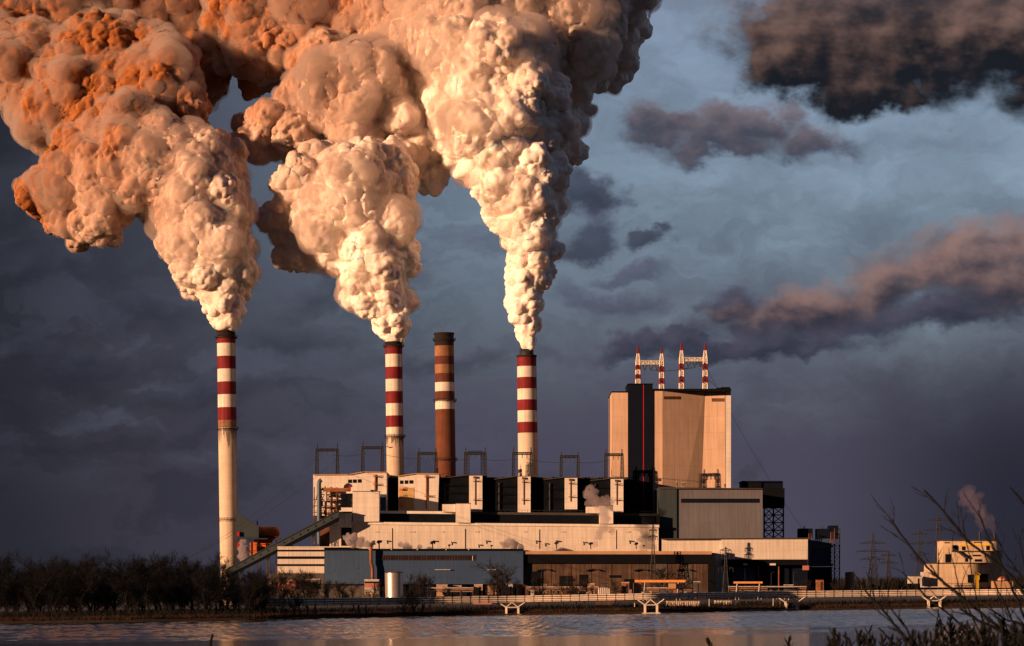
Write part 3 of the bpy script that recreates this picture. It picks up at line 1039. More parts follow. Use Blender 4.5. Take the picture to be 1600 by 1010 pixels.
# parapet rail on the dark part of the roof
m = MB()
for k in range(34):
    x = 740 + k * 8.4
    m.px(x, x + 0.35, 796 + (x - 712) * 0.009, 801 + (x - 712) * 0.009, YT + 9.2, 0.2)
m.prism(pxpoly([(738, 796.6), (738, 796.2), (1020, 799.2), (1020, 799.6)], YT + 9.2), (0, 0.2, 0))
part("railing", m, STEELD, th)
for px_, row, s in ((605, 846, 1), (678, 846, 1), (706, 848, .8), (760, 846, .8), (838, 846, .9), (870, 846, 1.1), (912, 848, .8), (984, 846, .9), (748, 852, .7), (852, 850, .7)):
    m = MB().px(px_ - 0.35, px_ + 0.35, row, row + 4, YT - 0.5, 0.46)
    m.px(px_ - 1.2 * s, px_ + 1.2 * s, row - 1.5, row + 0.3, YT - 2.0, 1.3)
    part("wall_lamp", m, STEELD, th)

# downpipes, a service pipe and small openings on the long wall
for x in (612, 726, 842, 962):
    part("downpipe", MB().px(x, x + 0.6, 825 + (x - 549) * 0.008, 858, YT - 0.5, 0.45), STUFFW, th)
for x, w_ in ((586, 6), (640, 9), (690, 4), (742, 7), (818, 5), (876, 8), (948, 5), (978, 7)):
    part("vent_grille", MB().px(x, x + w_, 830.5, 832.4, YT - 0.25, 0.24), STUFFW, th)

# boxes standing on the roof edge
def roof_box(x0, x1, r0, r1, Y, d, label, m=WHITE, side=None, roofm=ROOF):
    base = W((x0 + x1) / 2, r1, Y)
    t = thing("roof_house", label, "plant room", base, "white plant rooms on the hall roof")
    part("wall", MB().px(x0, x1, r0 + 0.5, r1, Y, d), m, t)
    part("roof", MB().px(x0 - 0.3, x1 + 0.3, r0 - 0.4, r0 + 0.5, Y - 0.4, d + 0.8), roofm, t)
    if side:
        part("annex", MB().px(*side, Y + 3, d - 1), m, t)
    return t


roof_box(551.2, 592.4, 768, 815.4, YT - 3, 14, "large plain white box on the hall roof below the three square windows")
roof_box(712, 735, 786.6, 817, YT - 3, 14, "white box with a lower side wing midway along the dark glazed strip", side=(691, 711.6, 788.2, 800))
roof_box(937, 958, 790, 818.6, YT - 3, 14, "white box half veiled by the rising steam near the tall tower", side=(916, 936.6, 792, 802))
roof_box(528, 548.6, 801, 824, YT - 6, 12, "small white box where the inclined conveyor enters the plant")

# west end of the hall: stained walls, openings
we = thing("west_annex", "rust stained cream annex with dark openings at the top end of the conveyor", "annex", (W(520, 900, YT).x, YT - 2, GZ))
part("wall", MB().px(515, 548.5, 818.5, 858, YT - 2, 20), CREAM, we)
part("door", MB().px(533, 549.5, 825, 853, YT - 2.4, 0.35), GLASS, we)
part("corner_pier", MB().px(500, 514.6, 811, 858, YT + 2, 14), RUSTD, we)
part("window", MB().px(533, 541, 771.5, 793, YT + 6, 10), GLASS, we)
part("window", MB().px(542.5, 549.5, 771.5, 793, YT + 6, 10), GLASS, we)
part("band", MB().px(533, 550.6, 793.4, 799.5, YT + 3, 12), WHITE, we)
part("band", MB().px(541, 551, 768.5, 771.2, YT + 5, 12), WHITE, we)

# scaffold of pipes and platforms at the west gable
sc = thing("pipe_scaffold", "rusty scaffold of platforms and pipes with a blue stack on the white block's end wall", "pipework", (W(505, 900, YB - 8).x, YB - 8, GZ))
m = MB()
for x in (491, 499, 508, 517, 526):
    for y in (YB - 10, YB - 3):
        a, b = W(x, 858, y), W(x, 760 + abs(x - 508) * 0.1, y)
        m.bar(a, b, 0.45)
for row in (765, 772, 780, 790, 800, 806, 815, 828, 842):
    m.px(489 if row > 775 else 500, 530, row, row + 0.9, YB - 10.5, 8)
    m.px(489 if row > 775 else 500, 530, row - 2.6, row - 2.2, YB - 10.6, 0.2)
for k in range(16):
    x = 490 + rnd.random() * 38
    r0 = 765 + rnd.random() * 60
    m.bar(W(x, r0, YB - 10.6), W(x + rnd.uniform(-7, 7), r0 + rnd.uniform(6, 16), YB - 10.6), 0.3)
part("frame", m, RUSTD, sc)
m = MB()
for k in range(26):
    x = 497 + rnd.random() * 32
    r0 = 764 + rnd.random() * 80
    w_ = rnd.uniform(1.5, 6)
    m.px(x, x + w_, r0, r0 + rnd.uniform(1.5, 7), YB - 9.5 + rnd.random() * 4, 2.0)
part("ductwork", m, RUST, sc)
m = MB().tube([W(498.5, 850, YB - 12), W(498.5, 756, YB - 12), W(499.5, 752, YB - 12), W(502.5, 750, YB - 12)], 1.35, 14)
part("blue_stack", m, mat("blue_pipe", (0.045, 0.09, 0.15), 0.4, 0.2, 0.3), sc, True)
part("pipe_run", MB().tube([W(503, 764.5, YB - 11), W(547, 764.5, YB - 11)], 0.7, 10).tube([W(505, 767.5, YB - 11), W(545, 767.5, YB - 11)], 0.5, 10), RUST, sc, True)
part("vessel", MB().lathe((W(509.5, 800, YB - 11).x, YB - 11), [(0.9, W(0, 790, YB - 11).z), (0.9, W(0, 775, YB - 11).z)], 14), STUFFW, sc, True)
part("red_box", MB().px(544.5, 548, 759, 767, YB - 11.5, 2), REDB, sc)

# ------------------------------------------------------------------ inclined conveyor
cv = thing("conveyor_gallery", "long grey green conveyor gallery climbing from the wood to the white boiler block", "conveyor", (W(450, 900, 1830).x, 1830, GZ))
A0, A1 = (352, 891), (529, 800)
def cvpt(t, off):
    return (A0[0] + (A1[0] - A0[0]) * t, A0[1] + (A1[1] - A0[1]) * t + off)
YC = 1824.0
m = MB().prism(pxpoly([cvpt(0, 0), cvpt(1, -1.5), cvpt(1, 8.5), cvpt(0, 10)], YC), (0, 6, 0))
part("gallery", m, GREENG, cv)
part("roof", MB().prism(pxpoly([cvpt(0, -1.2), cvpt(1, -2.7), cvpt(1, -1.5), cvpt(0, 0)], YC - 0.5), (0, 7, 0)), GREENG, cv)
m = MB().prism(pxpoly([cvpt(0.02, 10), cvpt(1, 8.5), cvpt(1, 14.5), cvpt(0.02, 14)], YC + 0.5), (0, 5, 0))
part("dark_underside", m, DARK, cv)  # solid dark slab along the underside of the gallery
for k in range(13):
    c = cvpt(0.10 + k * 0.07, 4.3)
    part("window", MB().px(c[0] - 1.1, c[0] + 1.1, c[1] - 1.2, c[1] + 1.0, YC - 0.25, 0.22), NAVY, cv)
for tq in (0.15, 0.38, 0.58, 0.78):
    c = cvpt(tq, 12)
    a = W(c[0], c[1], YC + 3)
    m = MB().lattice((a.x, a.y, GZ), (a.x, a.y, a.z), 2.4, 1.6, 8, 0.3)
    part("trestle", m, STEEL, cv)

# ------------------------------------------------------------------ flue duct and tank beside the first chimney
fd = thing("flue_duct", "grey green wedge shaped flue duct leaving the free standing cream chimney", "duct", (W(388, 900, 1850).x, 1850, GZ))
part("duct", MB().prism(pxpoly([(369, 805), (376, 805), (404, 822.5), (404, 840.5), (372, 838.5), (369, 836)], 1848), (0, 9, 0)), GREENG, fd)
m = MB()
for x in (375, 389, 402):
    m.px(x, x + 0.9, 839, 905, 1849, 0.9)
m.px(371, 418, 841, 843, 1847, 10)
for r_ in (846, 860, 876):
    m.px(371, 404, r_, r_ + 0.7, 1849, 0.6)
m.bar(W(375, 843, 1849), W(402, 876, 1849), 0.4)
part("support_frame", m, STEELD, fd)
for r0 in (831, 848):
    part("valve_box", MB().px(370.5, 374, r0, r0 + 7, 1846, 3), REDB, fd)
tk = thing("dust_collector", "orange rusty horizontal tank with domed end above a hopper", "tank", (W(420, 900, 1858).x, 1858, GZ))
c0, c1 = W(405, 832.5, 1860), W(430, 832.5, 1860)
rr = 9.5 / F * 1860
m = MB().tube([c0, c1, c1 + Vector((1.4, 0, 0)), c1 + Vector((2.4, 0, 0)), c1 + Vector((2.9, 0, 0))], [rr, rr, rr * 0.88, rr * 0.6, rr * 0.15], 28)
part("vessel", m, ORANGE, tk, True)
m = MB()
m.prism(pxpoly([(400, 842), (427, 842), (422, 851), (398, 868), (389, 868), (389, 850)], 1857), (0, 6, 0))
part("hopper", m, ORANGE, tk)
m = MB()
for x in (392, 404, 418, 431):
    m.px(x, x + 0.9, 842, 905, 1856.4, 0.8)
m.px(389, 437, 841, 842.6, 1855, 9)
m.px(403, 437, 838.5, 839, 1855, 0.3)
for x in range(403, 437, 4):
    m.px(x, x + 0.3, 838.5, 841, 1855, 0.3)
part("support_frame", m, RUSTD, tk)
m = MB().tube([W(402, 822, 1858), W(402, 814, 1858)], 0.4, 8)
part("vent_pipe", m, STEELD, tk, True)

# ------------------------------------------------------------------ low front buildings
YL = 1800.0
sb = thing("office_block", "low office block with cream and dark horizontal stripes below the conveyor", "building", (W(470, 900, YL).x, YL, GZ))
part("wall", MB().px(433.6, 506.6, 855.6, 896, YL, 24), CREAM, sb)
for r0, r1 in ((859.2, 862.0), (869.6, 873.6), (881.6, 884.8)):
    f = part("window_band", MB().px(433.2, 507, r0, r1, YL - 0.25, 0.24), GLASS, sb)
part("roof", MB().px(432.8, 550, 854.2, 855.6, YL - 0.6, 40), WHITE, sb)
part("plinth", MB().px(420, 506.6, 896, 940, YL + 1, 22), GRIMY, sb)

bb = thing("blue_workshop", "wide blue grey sheet metal workshop in front of the turbine hall", "building", (W(660, 900, YL).x, YL, GZ))
part("wall", MB().px(506.8, 593.6, 860.5, 913, YL - 1, 26), BLUEL, bb)
part("wall", MB().px(593.8, 817.5, 860.5, 913, YL, 25), BLUE, bb)
part("roof", MB().px(506.4, 818, 857.6, 860.4, YL - 1.4, 38), DARK, bb)
m = MB()
for k in range(74):
    x = 596 + k * 2.0
    m.px(x, x + 0.7, 868.5, 875, YL - 0.35, 0.33, k % 2)
m.px(594.5, 744, 867.6, 868.4, YL - 0.4, 0.38)
m.px(594.5, 744, 875, 875.6, YL - 0.4, 0.38)
part("louvre_grille", m, [STEELD, RUSTD], bb)
for x0, x1, r0 in ((679.5, 704, 890), (761, 775, 890)):
    part("canopy", MB().px(x0, x1, r0, r0 + 1, YL - 1.8, 1.78), STUFFW, bb)
part("drainpipe", MB().px(738, 738.8, 869, 876, YL - 0.5, 0.45), WHITEP, bb)
for x in (577, 611.5, 652, 697, 732):
    part("roof_lamp", MB().px(x - 0.9, x + 0.9, 858.4, 859.6, YL - 2.2, 0.75), WHITEP, bb)
part("undercroft", MB().px(593.8, 817.5, 913, 941, YL + 4, 20), NAVY, bb)
part("undercroft", MB().px(506.8, 593.6, 913, 941, YL + 3, 20), GRIMY, bb)
for x in range(600, 818, 24):
    part("column", MB().px(x, x + 1.6, 913, 941, YL + 0.3, 1), STEELD, bb)
op = thing("exhaust_pipe", "tall orange pipe standing against the blue workshop wall, elbow at its top", "pipe", (W(580, 900, YL - 4).x, YL - 4, GZ))
part("pipe", MB().tube([W(582, 938, YL - 4), W(582, 890, YL - 4), W(581.2, 884, YL - 4), W(579.6, 880, YL - 4), W(579.6, 855, YL - 4)], 0.95, 12), RUST, op, True)
part("cowl", MB().tube([W(579.6, 855, YL - 4), W(579.8, 851, YL - 4), W(583, 848.6, YL - 4), W(586.4, 848, YL - 4)], [0.95, 1.0, 1.25, 1.5], 12), STEELD, op, True)

br = thing("brown_workshop", "long brown stained workshop with a dark band along its eaves", "building", (W(960, 900, YL).x, YL + 4, GZ))
part("wall", MB().prism(pxpoly([(818.4, 941), (818.4, 880.5), (1106, 880.5), (1106, 941)], YL + 4), (0, 22, 0)), BROWNW, br)
part("fascia", MB().px(818.4, 1112, 866.4, 880.4, YL + 2, 24), DARK, br)
part("roof_edge", MB().prism(pxpoly([(818.2, 866.2), (818.2, 861.2), (1112, 861.6), (1112, 866.6)], YL + 1), (0, 34, 0)), OCHRE, br)
part("end_frame", MB().px(1106.4, 1117, 864, 941, YL + 1.5, 24), DARK, br)
for x0 in (838, 915, 990, 1058):
    m = MB()
    n_ = 10
    for k in range(n_):
        a0, a1 = k / n_, (k + 1) / n_
        f0 = lambda q: 891 - 2.6 * math.sin(math.pi * q)
        m.prism(pxpoly([(x0 + 22 * a0, f0(a0)), (x0 + 22 * a1, f0(a1)), (x0 + 22 * a1, f0(a1) + 1.7), (x0 + 22 * a0, f0(a0) + 1.7)], YL + 1.5), (0, 2.4, 0))
    part("door_canopy", m, STEELD, br)
for x0, x1, r0, r1 in ((830, 848, 893, 941), (874, 894, 900, 922), (905, 918, 898, 941), (952, 970, 899, 903), (1022, 1042, 880.6, 941), (1066, 1082, 884, 936), (975, 990, 905, 941)):
    part("doorway", MB().px(x0, x1, r0, r1, YL + 3.6, 0.36), GRIMY if x0 in (1022, 1066) else DARK, br)
m = MB()
for k in range(9):
    x = 829 + k * 31.4
    m.px(x, x + 0.6, 881, 941, YL + 3.75, 0.22)
part("wall_rib", m, RUSTD, br)

# ------------------------------------------------------------------ tall tower
YW = 1905.0
def shadow_fold_wall():
    """fold added to the broad face: the panel turned from the sun stands in for smoke shadow"""
    m = MB()
    ya, yb, yc = YW + 3, YW + 14, YW + 12.3  # depths of the added fold that dims the face like smoke shadow
    def q(px, row, Y):
        return W(px, row, Y)
    top = [q(1035.4, 611, ya), q(1102, 611, yb), q(1133.6, 611, yc)]
    bot = [q(1035.4, 940, ya), q(1090, 940, yb), q(1133.6, 940, yc)]
    bk = Vector((0, 1, 0))
    back = lambda p: Vector((p.x, YW + 76, p.z))
    for i in range(2):
        m.face([bot[i], bot[i + 1], top[i + 1], top[i]])
    tb, bb_ = [back(p) for p in top], [back(p) for p in bot]
    for i in range(2):
        m.face([top[i], top[i + 1], tb[i + 1], tb[i]])
        m.face([tb[i], tb[i + 1], bb_[i + 1], bb_[i]])
    m.face([top[0], tb[0], bb_[0], bot[0]])
    m.face([top[2], bot[2], bb_[2], tb[2]])
    return m


tw = thing("boiler_tower", "tall windowless tan boiler tower with a navy lift shaft and a thin red line", "tower", (W(1050, 900, YW).x, YW, GZ))
part("wall", MB().px(956, 981, 613.5, 940, YW + 2, 60), TOWERW, tw, label="narrow tan wall beside the navy shaft")
part("wall", shadow_fold_wall(), TOWERW, tw)
part("corner_wall", MB().px(1020, 1035.2, 610, 940, YW + 3, 70), TOWERW, tw)
part("corner_wall", MB().px(1133.8, 1142, 611, 940, YW + 12.5, 60), WHITE, tw)  # paler cladding puts this facet's stronger light into its colour
part("lift_shaft", MB().px(981.2, 1019.8, 601, 940, YW + 2, 40), NAVY, tw)
part("shaft_cap", MB().px(980.6, 1020.4, 599.4, 601, YW + 1.4, 41), DARK, tw)
part("red_line", MB().px(1004.8, 1006.2, 601.4, 803, YW + 1.7, 0.28), REDB, tw)
m = MB().px(955.4, 981.1, 611.6, 613.4, YW + 1.4, 61).px(1020.5, 1142.6, 607.6, 610.9, YW + 2.4, 76)
part("parapet", m, DARK, tw)
part("roof_house", MB().px(1127, 1141, 605, 607.5, YW + 14, 30).px(1120, 1127, 606.2, 607.5, YW + 14, 20), DARK, tw)
dq = lambda x: YW + 2.6 + (11 * (x - 1035.4) / 66.6 if x < 1102 else 11 - 1.7 * (x - 1102) / 31.6)
for x0, x1, r0, r1 in ((1037, 1062, 619.5, 624), (1112, 1131.5, 622.5, 628)):
    m = MB()
    for k in range(5):
        q = r0 + (r1 - r0) * k / 5
        m.prism([W(x0, q, dq(x0)), W(x1, q, dq(x1)), W(x1, q + (r1 - r0) / 7, dq(x1)), W(x0, q + (r1 - r0) / 7, dq(x0))], (0, 0.5, 0))
    part("louvre_grille", m, RUSTD, tw)
m = MB()
for x in (1024, 1027, 1030):
    m.px(x, x + 2.2, 748, 752, YW + 2.6, 0.36)
part("vent_grille", m, RUSTD, tw)

# pale lean-to boxes at its foot
gb = thing("grey_bunker_house", "large grey box building with one long dark slot, at the foot of the tall tower", "building", (W(1112, 900, 1880).x, 1880, GZ))
part("wall", MB().px(1057.8, 1191.5, 764.4, 860, 1846, 90), GREYG, gb)
part("side_wall", MB().px(1030.6, 1057.6, 764.4, 860, 1845, 91), GREENG, gb)
part("roof", MB().prism(pxpoly([(1030, 764.2), (1030, 761.4), (1192, 763.2), (1192, 764.4)], 1844), (0, 93, 0)), ROOF, gb)
part("slot", MB().px(1064, 1186, 779.4, 785.8, 1845.6, 0.36), NAVY, gb)
for x, w_, r_ in ((1057.5, 2.6, 755.5), (1066.5, 2.4, 755.5), (1069.6, 2.4, 755.5), (1132.6, 3, 757.5)):
    c = W(x, 762, 1850)
    m = MB().lathe((c.x, c.y), [(w_ * 0.2, c.z - 0.6), (w_ * 0.2, W(x, r_, 1850).z), (w_ * 0.26, W(x, r_, 1850).z), (w_ * 0.26, W(x, r_ - 1.2, 1850).z)], 14)
    part("roof_vent", m, SILVER, gb, True)

db = thing("raised_bunker", "black box bunker raised on a tall lattice tower behind the grey building", "bunker", (W(1205, 900, 1930).x, 1930, GZ))
part("body", MB().px(1160, 1190, 753.5, 800, 1926, 26).px(1190.2, 1226, 763, 793, 1926, 26), DARK, db)
part("roof", MB().px(1159, 1223, 751.6, 753.4, 1925, 28).px(1190, 1223.5, 753.4, 762.9, 1927, 24), NAVY, db)
m = MB()
for x in (1194, 1208.5, 1224):
    for y in (1927, 1950):
        m.bar(W(x, 793, y), W(x, 945, y), 0.75)
for k in range(6):
    r0 = 793 + k * 12
    for xa, xb in ((1194, 1208.5), (1208.5, 1224)):
        m.bar(W(xa, r0, 1927), W(xb, r0 + 12, 1927), 0.45)
        m.bar(W(xb, r0, 1927), W(xa, r0 + 12, 1927), 0.45)
    m.bar(W(1194, r0, 1927), W(1224, r0, 1927), 0.5)
part("lattice_leg", m, STEELD, db)

lb = thing("beige_hall", "low beige hall with a dark canopy over open bays, below the grey building", "hall", (W(1150, 900, 1834.0).x, 1834.0, GZ))
part("wall", MB().prism(pxpoly([(1034.4, 866), (1034.4, 843.4), (1127, 842.6), (1127, 866)], 1836.0), (0, 26, 0)), CREAM, lb)
part("wall", MB().px(1127.2, 1262, 842.6, 874.4, 1834.0, 28), CREAM, lb)
part("roof", MB().prism(pxpoly([(1033.6, 843.2), (1033.6, 841.6), (1263, 840.4), (1263, 842.4)], 1833.0), (0, 30, 0)), ROOF, lb)
part("canopy", MB().px(1129.4, 1262, 874.6, 883, 1826.0, 36), DARK, lb)
part("pier", MB().px(1117.4, 1135, 863, 941, 1830.0, 20), CREAM, lb)
part("bay", MB().px(1135.4, 1262, 883.2, 941, 1834.0, 26), NAVY, lb)
part("screen", MB().px(1144, 1180, 886, 914, 1832.0, 1.8), BLUEL, lb)
part("screen", MB().px(1162.5, 1165, 888, 914, 1831.4, 0.5), STUFFW, lb)
for x in (1184.5, 1216):
    part("post", MB().px(x, x + 1.4, 883.2, 941, 1828.0, 0.8), RUST, lb)
for x, w_ in ((1161, 7), (1203, 9)):
    part("sign_lamp", MB().px(x, x + w_, 880.6, 883.6, 1825.2, 0.7), BRIDGEC, lb)
part("side_box", MB().px(1255, 1264, 884, 891, 1824.0, 4), SALMON, lb)

# dark frame structure east
ef = thing("filter_station", "dark glazed filter station with scaffold towers and rooftop boxes beside the beige hall", "building", (W(1285, 900, 1860).x, 1860, GZ))
part("body", MB().px(1268, 1298.6, 842, 885, 1866, 22), BLUEL, ef)
part("lower_body", MB().px(1264.6, 1300, 886, 941, 1864, 26), DARK, ef)
for x0, x1, r0, r1 in ((1249, 1270, 826, 841), (1277, 1296.4, 826.4, 842), (1296.6, 1310, 821.4, 842)):
    part("roof_box", MB().px(x0, x1, r0, r1, 1868, 14), NAVY, ef)
for x in (1256.5, 1284.5):
    part("roof_pipe", MB().tube([W(x, 828, 1872), W(x, 822.4, 1872)], 0.4, 8), STEELD, ef, True)
a = W(1266, 941, 1862)
part("scaffold_tower", MB().lattice((a.x, a.y, GZ), W(1266, 834, 1862), 1.8, 1.8, 16, 0.22), RUSTD, ef)
a = W(1301, 941, 1862)
part("scaffold_tower", MB().lattice((a.x, a.y, GZ), W(1301, 832, 1862), 2.4, 2.4, 16, 0.24), RUSTD, ef)
a = W(1308, 941, 1866)
part("scaffold_tower", MB().lattice((a.x, a.y, GZ), W(1308, 826, 1866), 3.2, 3.2, 12, 0.28), STEELD, ef)
part("gantry", MB().px(1266, 1302, 852, 855.5, 1861, 1.2).px(1266, 1302, 881, 884, 1861, 1.2), GRIMY, ef)
# ------------------------------------------------------------------ roof gantries (H frames) and wires
def hframe(x0, x1, rt, rbm, rb, Y, label, wide=1.5, double=False):
    base = W((x0 + x1) / 2, rb, Y)
    t = thing("wire_gantry", label, "pylon", base, "dark wire gantries along the roofs")
    for x in (x0, x1):
        m = MB().lattice(W(x, rb, Y), W(x, rbm - 1, Y), wide * 1.15, wide * 0.75, 7, 0.38)
        m.bar(W(x, rbm - 1, Y), W(x + (0.8 if x == x0 else -0.4), rt, Y), 0.5)
        m.bar(W(x - 0.7, rbm - 1, Y), W(x + (0.8 if x == x0 else -0.4), rt, Y), 0.2)
        part("leg", m, STEELD, t)
        if double:
            m = MB().lattice(W(x + 4.5 * (1 if x == x0 else -1), rb, Y + 9), W(x + 4.5 * (1 if x == x0 else -1), rbm, Y + 9), wide * 1.1, wide * 0.8, 7, 0.22)
            part("leg", m, STEELD, t)
    m = MB().lattice(W(x0, rbm + 0.8, Y), W(x1, rbm + 0.8, Y), 1.4, 1.4, 8, 0.34)
    part("crossbeam", m, STEELD, t)
    if double:
        part("crossbeam", MB().lattice(W(x0 + 4, rbm - 1.4, Y + 9), W(x1 - 4, rbm - 1.4, Y + 9), 1.4, 1.4, 6, 0.2), STEELD, t)
    for k in range(3):
        x = x0 + (x1 - x0) * (0.24 + 0.26 * k)
        part("insulator", MB().tube([W(x, rbm + 2, Y), W(x, rbm + 8.5, Y)], 0.28, 6), STEELD, t)
    return t


YG = 1872.0
HF = [(495, 527, 693, 702.5, 742, "first wire gantry, at the far end of the long white boiler block roof"), (566.5, 597, 690, 699, 739, "wire gantry on the long white block roof, just before the slimmer banded chimney"),
      (654, 681, 700, 708, 742, "wire gantry half hidden by the brown brick chimney"), (727, 758, 699, 708, 745, "doubled dark wire gantry between the brown chimney and the widest chimney"),
      (802, 830, 699, 708, 746, "wire gantry standing in front of the widest banded chimney"), (876.5, 903, 706, 713, 748, "wire gantry alone between the widest chimney and the tower"),
      (946, 972, 702, 710, 750, "wire gantry in front of the tan tower wall")]
for k, (a, b, c, d, e, lab) in enumerate(HF):
    hframe(a, b, c, d, e, YG, lab, 1.7, k == 3)


def wire(name, pts, r, label, group=None, m=None):
    mb = MB().tube(pts, r, 4)
    return solo(name, mb, m or STEELD, tuple(pts[0]), label, "cable", group)


def sag(a, b, s, n=10):
    a, b = Vector(a), Vector(b)
    return [a.lerp(b, i / n) - Vector((0, 0, s * 4 * (i / n) * (1 - i / n))) for i in range(n + 1)]


for k, (g, h_) in enumerate(zip(HF[:-1], HF[1:])):
    a = W(g[1] - 6, g[3] + 9, YG)
    b = W(h_[0] + 6, h_[3] + 9, YG)
    wire("cable", sag(a, b, 1.2), 0.13, "sagging cable strung between neighbouring roof gantries", "cables between the roof gantries")
# long lines running down to the yard
for (p, q, lab) in (((492, 716, YG), (300, 868, 1500), "thin line running from the first gantry down over the bare wood"), ((529, 716, YG), (270, 884, 1480), "lower thin line running down over the bare wood"),
                    ((1104, 575, 1960), (1262, 838, 1960), "thin line slanting down from the tower masts past the raised bunker")):
    wire("power_line", sag(W(*p), W(*q), 5), 0.09, lab)


def mast_pair(xa, xb, rta, rtb, rbm, rba, rbb, Y, label):
    base = W((xa + xb) / 2, rba, Y)
    t = thing("mast_gantry", label, "mast", base, "red and white mast gantries on the tower roof")
    for x, rt, rb in ((xa, rta, rba), (xb, rtb, rbb)):
        bands = [0, 0, 1, 1, 0, 0, 1, 1, 0, 0] if x in (xa,) else [1, 1, 0, 0, 1, 1, 0, 0, 1, 1]
        m = MB().lattice(W(x, rb, Y), W(x, rbm - 2, Y), 2.9, 2.5, 10, 0.62, mis=[1, 1, 0, 0, 1, 1, 0, 0, 1, 1])
        part("leg", m, [REDW, WHITEP], t)
        m = MB().lattice(W(x, rbm - 2, Y), W(x, rbm - 13, Y), 2.4, 1.3, 3, 0.5, 1).lattice(W(x, rbm - 13, Y), W(x, rt + 1, Y), 1.3, 0.3, 3, 0.5, 0)
        m.bar(W(x, rt + 2, Y), W(x, rt - 1, Y), 0.3, 0)
        part("spire", m, [REDW, WHITEP], t)
    m = MB().lattice(W(xa, rbm + 1, Y), W(xb, rbm + 1, Y), 2.2, 2.2, 9, 0.42)
    part("crossbeam", m, WHITEP, t)
    for k in range(3):
        x = xa + (xb - xa) * (0.2 + 0.26 * k)
        m = MB().tube([W(x, rbm + 4, Y), W(x + 2.4, rbm + 13, Y)], 0.4, 6).tube([W(x + 7, rbm + 4, Y), W(x + 2.4, rbm + 13, Y)], 0.4, 6)
        part("insulator", m, STEELD, t)
    return t


YM = 1945.0
mast_pair(997, 1034, 541, 544.5, 566, 600, 610, YM, "mast gantry on the tower roof nearest the navy lift shaft")
mast_pair(1065, 1102, 536, 537.5, 561, 609, 609, YM, "taller mast gantry on the middle of the tower roof")
for k in range(3):
    wire("cable", sag(W(1030 - k * 6, 579, YM - 1 + k), W(1076 + k * 6, 574, YM - 1 + k), 1.2), 0.12, "cable strung between the two mast gantries", "cables between the mast gantries")
wire("cable", sag(W(1090, 574, YM), W(1132, 612, YM + 20), 2), 0.12, "cable dropping from the taller mast gantry to the tower roof")


# ------------------------------------------------------------------ yard pylons
def pylon(px, rt, rb, Y, arms, wb, label, group, t_=0.3, m_=None):
    base = W(px, rb, Y)
    if Y < 2000:
        base.z = GZ
    t = thing("pylon", label, "pylon", base, group)
    top = W(px, rt, Y)
    b2 = base.lerp(top, 0.55)
    part("mast", MB().lattice(base, b2, wb, wb * 0.4, 7, t_).lattice(b2, top, wb * 0.4, wb * 0.12, 7, t_ * 0.8), m_ or STEELD, t)
    for row, half in arms:
        a, b, c = W(px - half, row, Y), W(px + half, row, Y), W(px, row - 3.2, Y)
        m = MB().bar(a, b, t_).bar(a, c, t_ * 0.8).bar(b, c, t_ * 0.8)
        for q in (-0.95, -0.5, 0.5, 0.95):
            p = W(px + half * q, row, Y)
            m.bar(p, p - Vector((0, 0, 2.2)), t_ * 0.7)
        part("crossarm", m, m_ or STEELD, t)
    return t


pylon(1134, 855, 941, 1770, ((860, 9), (868, 13), (888, 12)), 4.5, "lattice pylon in front of the beige hall", None, 0.32)
pylon(1020.5, 820, 941, 1790, ((829, 6), (839, 7)), 5, "lattice pylon at the end of the cream turbine hall", None, 0.34)
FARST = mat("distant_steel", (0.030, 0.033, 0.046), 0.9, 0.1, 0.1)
pylon(1364, 833, 915, 2700, ((849, 20), (862, 27), (874, 20)), 11, "distant pylon with three pairs of arms, by the round tank", "distant pylons", 0.5, FARST)
pylon(1466, 806, 915, 2900, ((813, 15), (829, 24), (848, 18)), 13, "tallest distant pylon, behind the small white plant", "distant pylons", 0.5, FARST)
pylon(1437, 828, 915, 3000, ((835, 14), (850, 20), (866, 16)), 11, "distant pylon just beside the tallest one", "distant pylons", 0.5, FARST)
pylon(1388, 862, 915, 3000, ((868, 12), (880, 15)), 8, "small distant pylon between two larger ones", "distant pylons", 0.6, FARST)


# ------------------------------------------------------------------ yard clutter
def shed(x0, x1, r0, r1, Y, d, label, wm, rm, extra=None, name="shed", cat="shed", group=None):
    base = W((x0 + x1) / 2, r1, Y)
    t = thing(name, label, cat, base, group)
    part("wall", MB().px(x0, x1, r0 + 0.8, r1, Y, d), wm, t)
    part("roof", MB().px(x0 - 0.4, x1 + 0.4, r0 - 0.3, r0 + 0.8, Y - 0.5, d + 1), rm, t)
    for e in extra or ():
        part(e[0], MB().px(*e[1:5], Y - 0.2, 0.18), e[5], t)
    return t


YY = 1690.0
c = shed(569.5, 592, 906, 928.5, YY, 8, "two-tone white and salmon control cabin beside the bright silver tank", STUFFW, WHITEP,
         [("window_band", 569.8, 591.8, 908.8, 911.6, GLASS), ("red_band", 569.7, 591.9, 912, 918, SALMON), ("door", 584.4, 586.4, 911, 928, STEELD)], "control_cabin", "cabin")
t = thing("silver_tank", "bright silver upright tank gleaming in front of the blue workshop", "tank", W(616, 937, YY - 20))
c0 = W(616, 937, YY - 20)
rk = 14 / F * (YY - 20)
part("shell", MB().lathe((c0.x, c0.y), [(rk, c0.z), (rk, W(0, 903.5, YY - 20).z)], 48), SILVER, t, True)
part("roof", MB().lathe((c0.x, c0.y), [(rk + 0.15, W(0, 903.6, YY - 20).z), (rk + 0.15, W(0, 902.8, YY - 20).z), (rk * 0.3, W(0, 901.4, YY - 20).z)], 48), RUSTD, t, True)
m = MB()
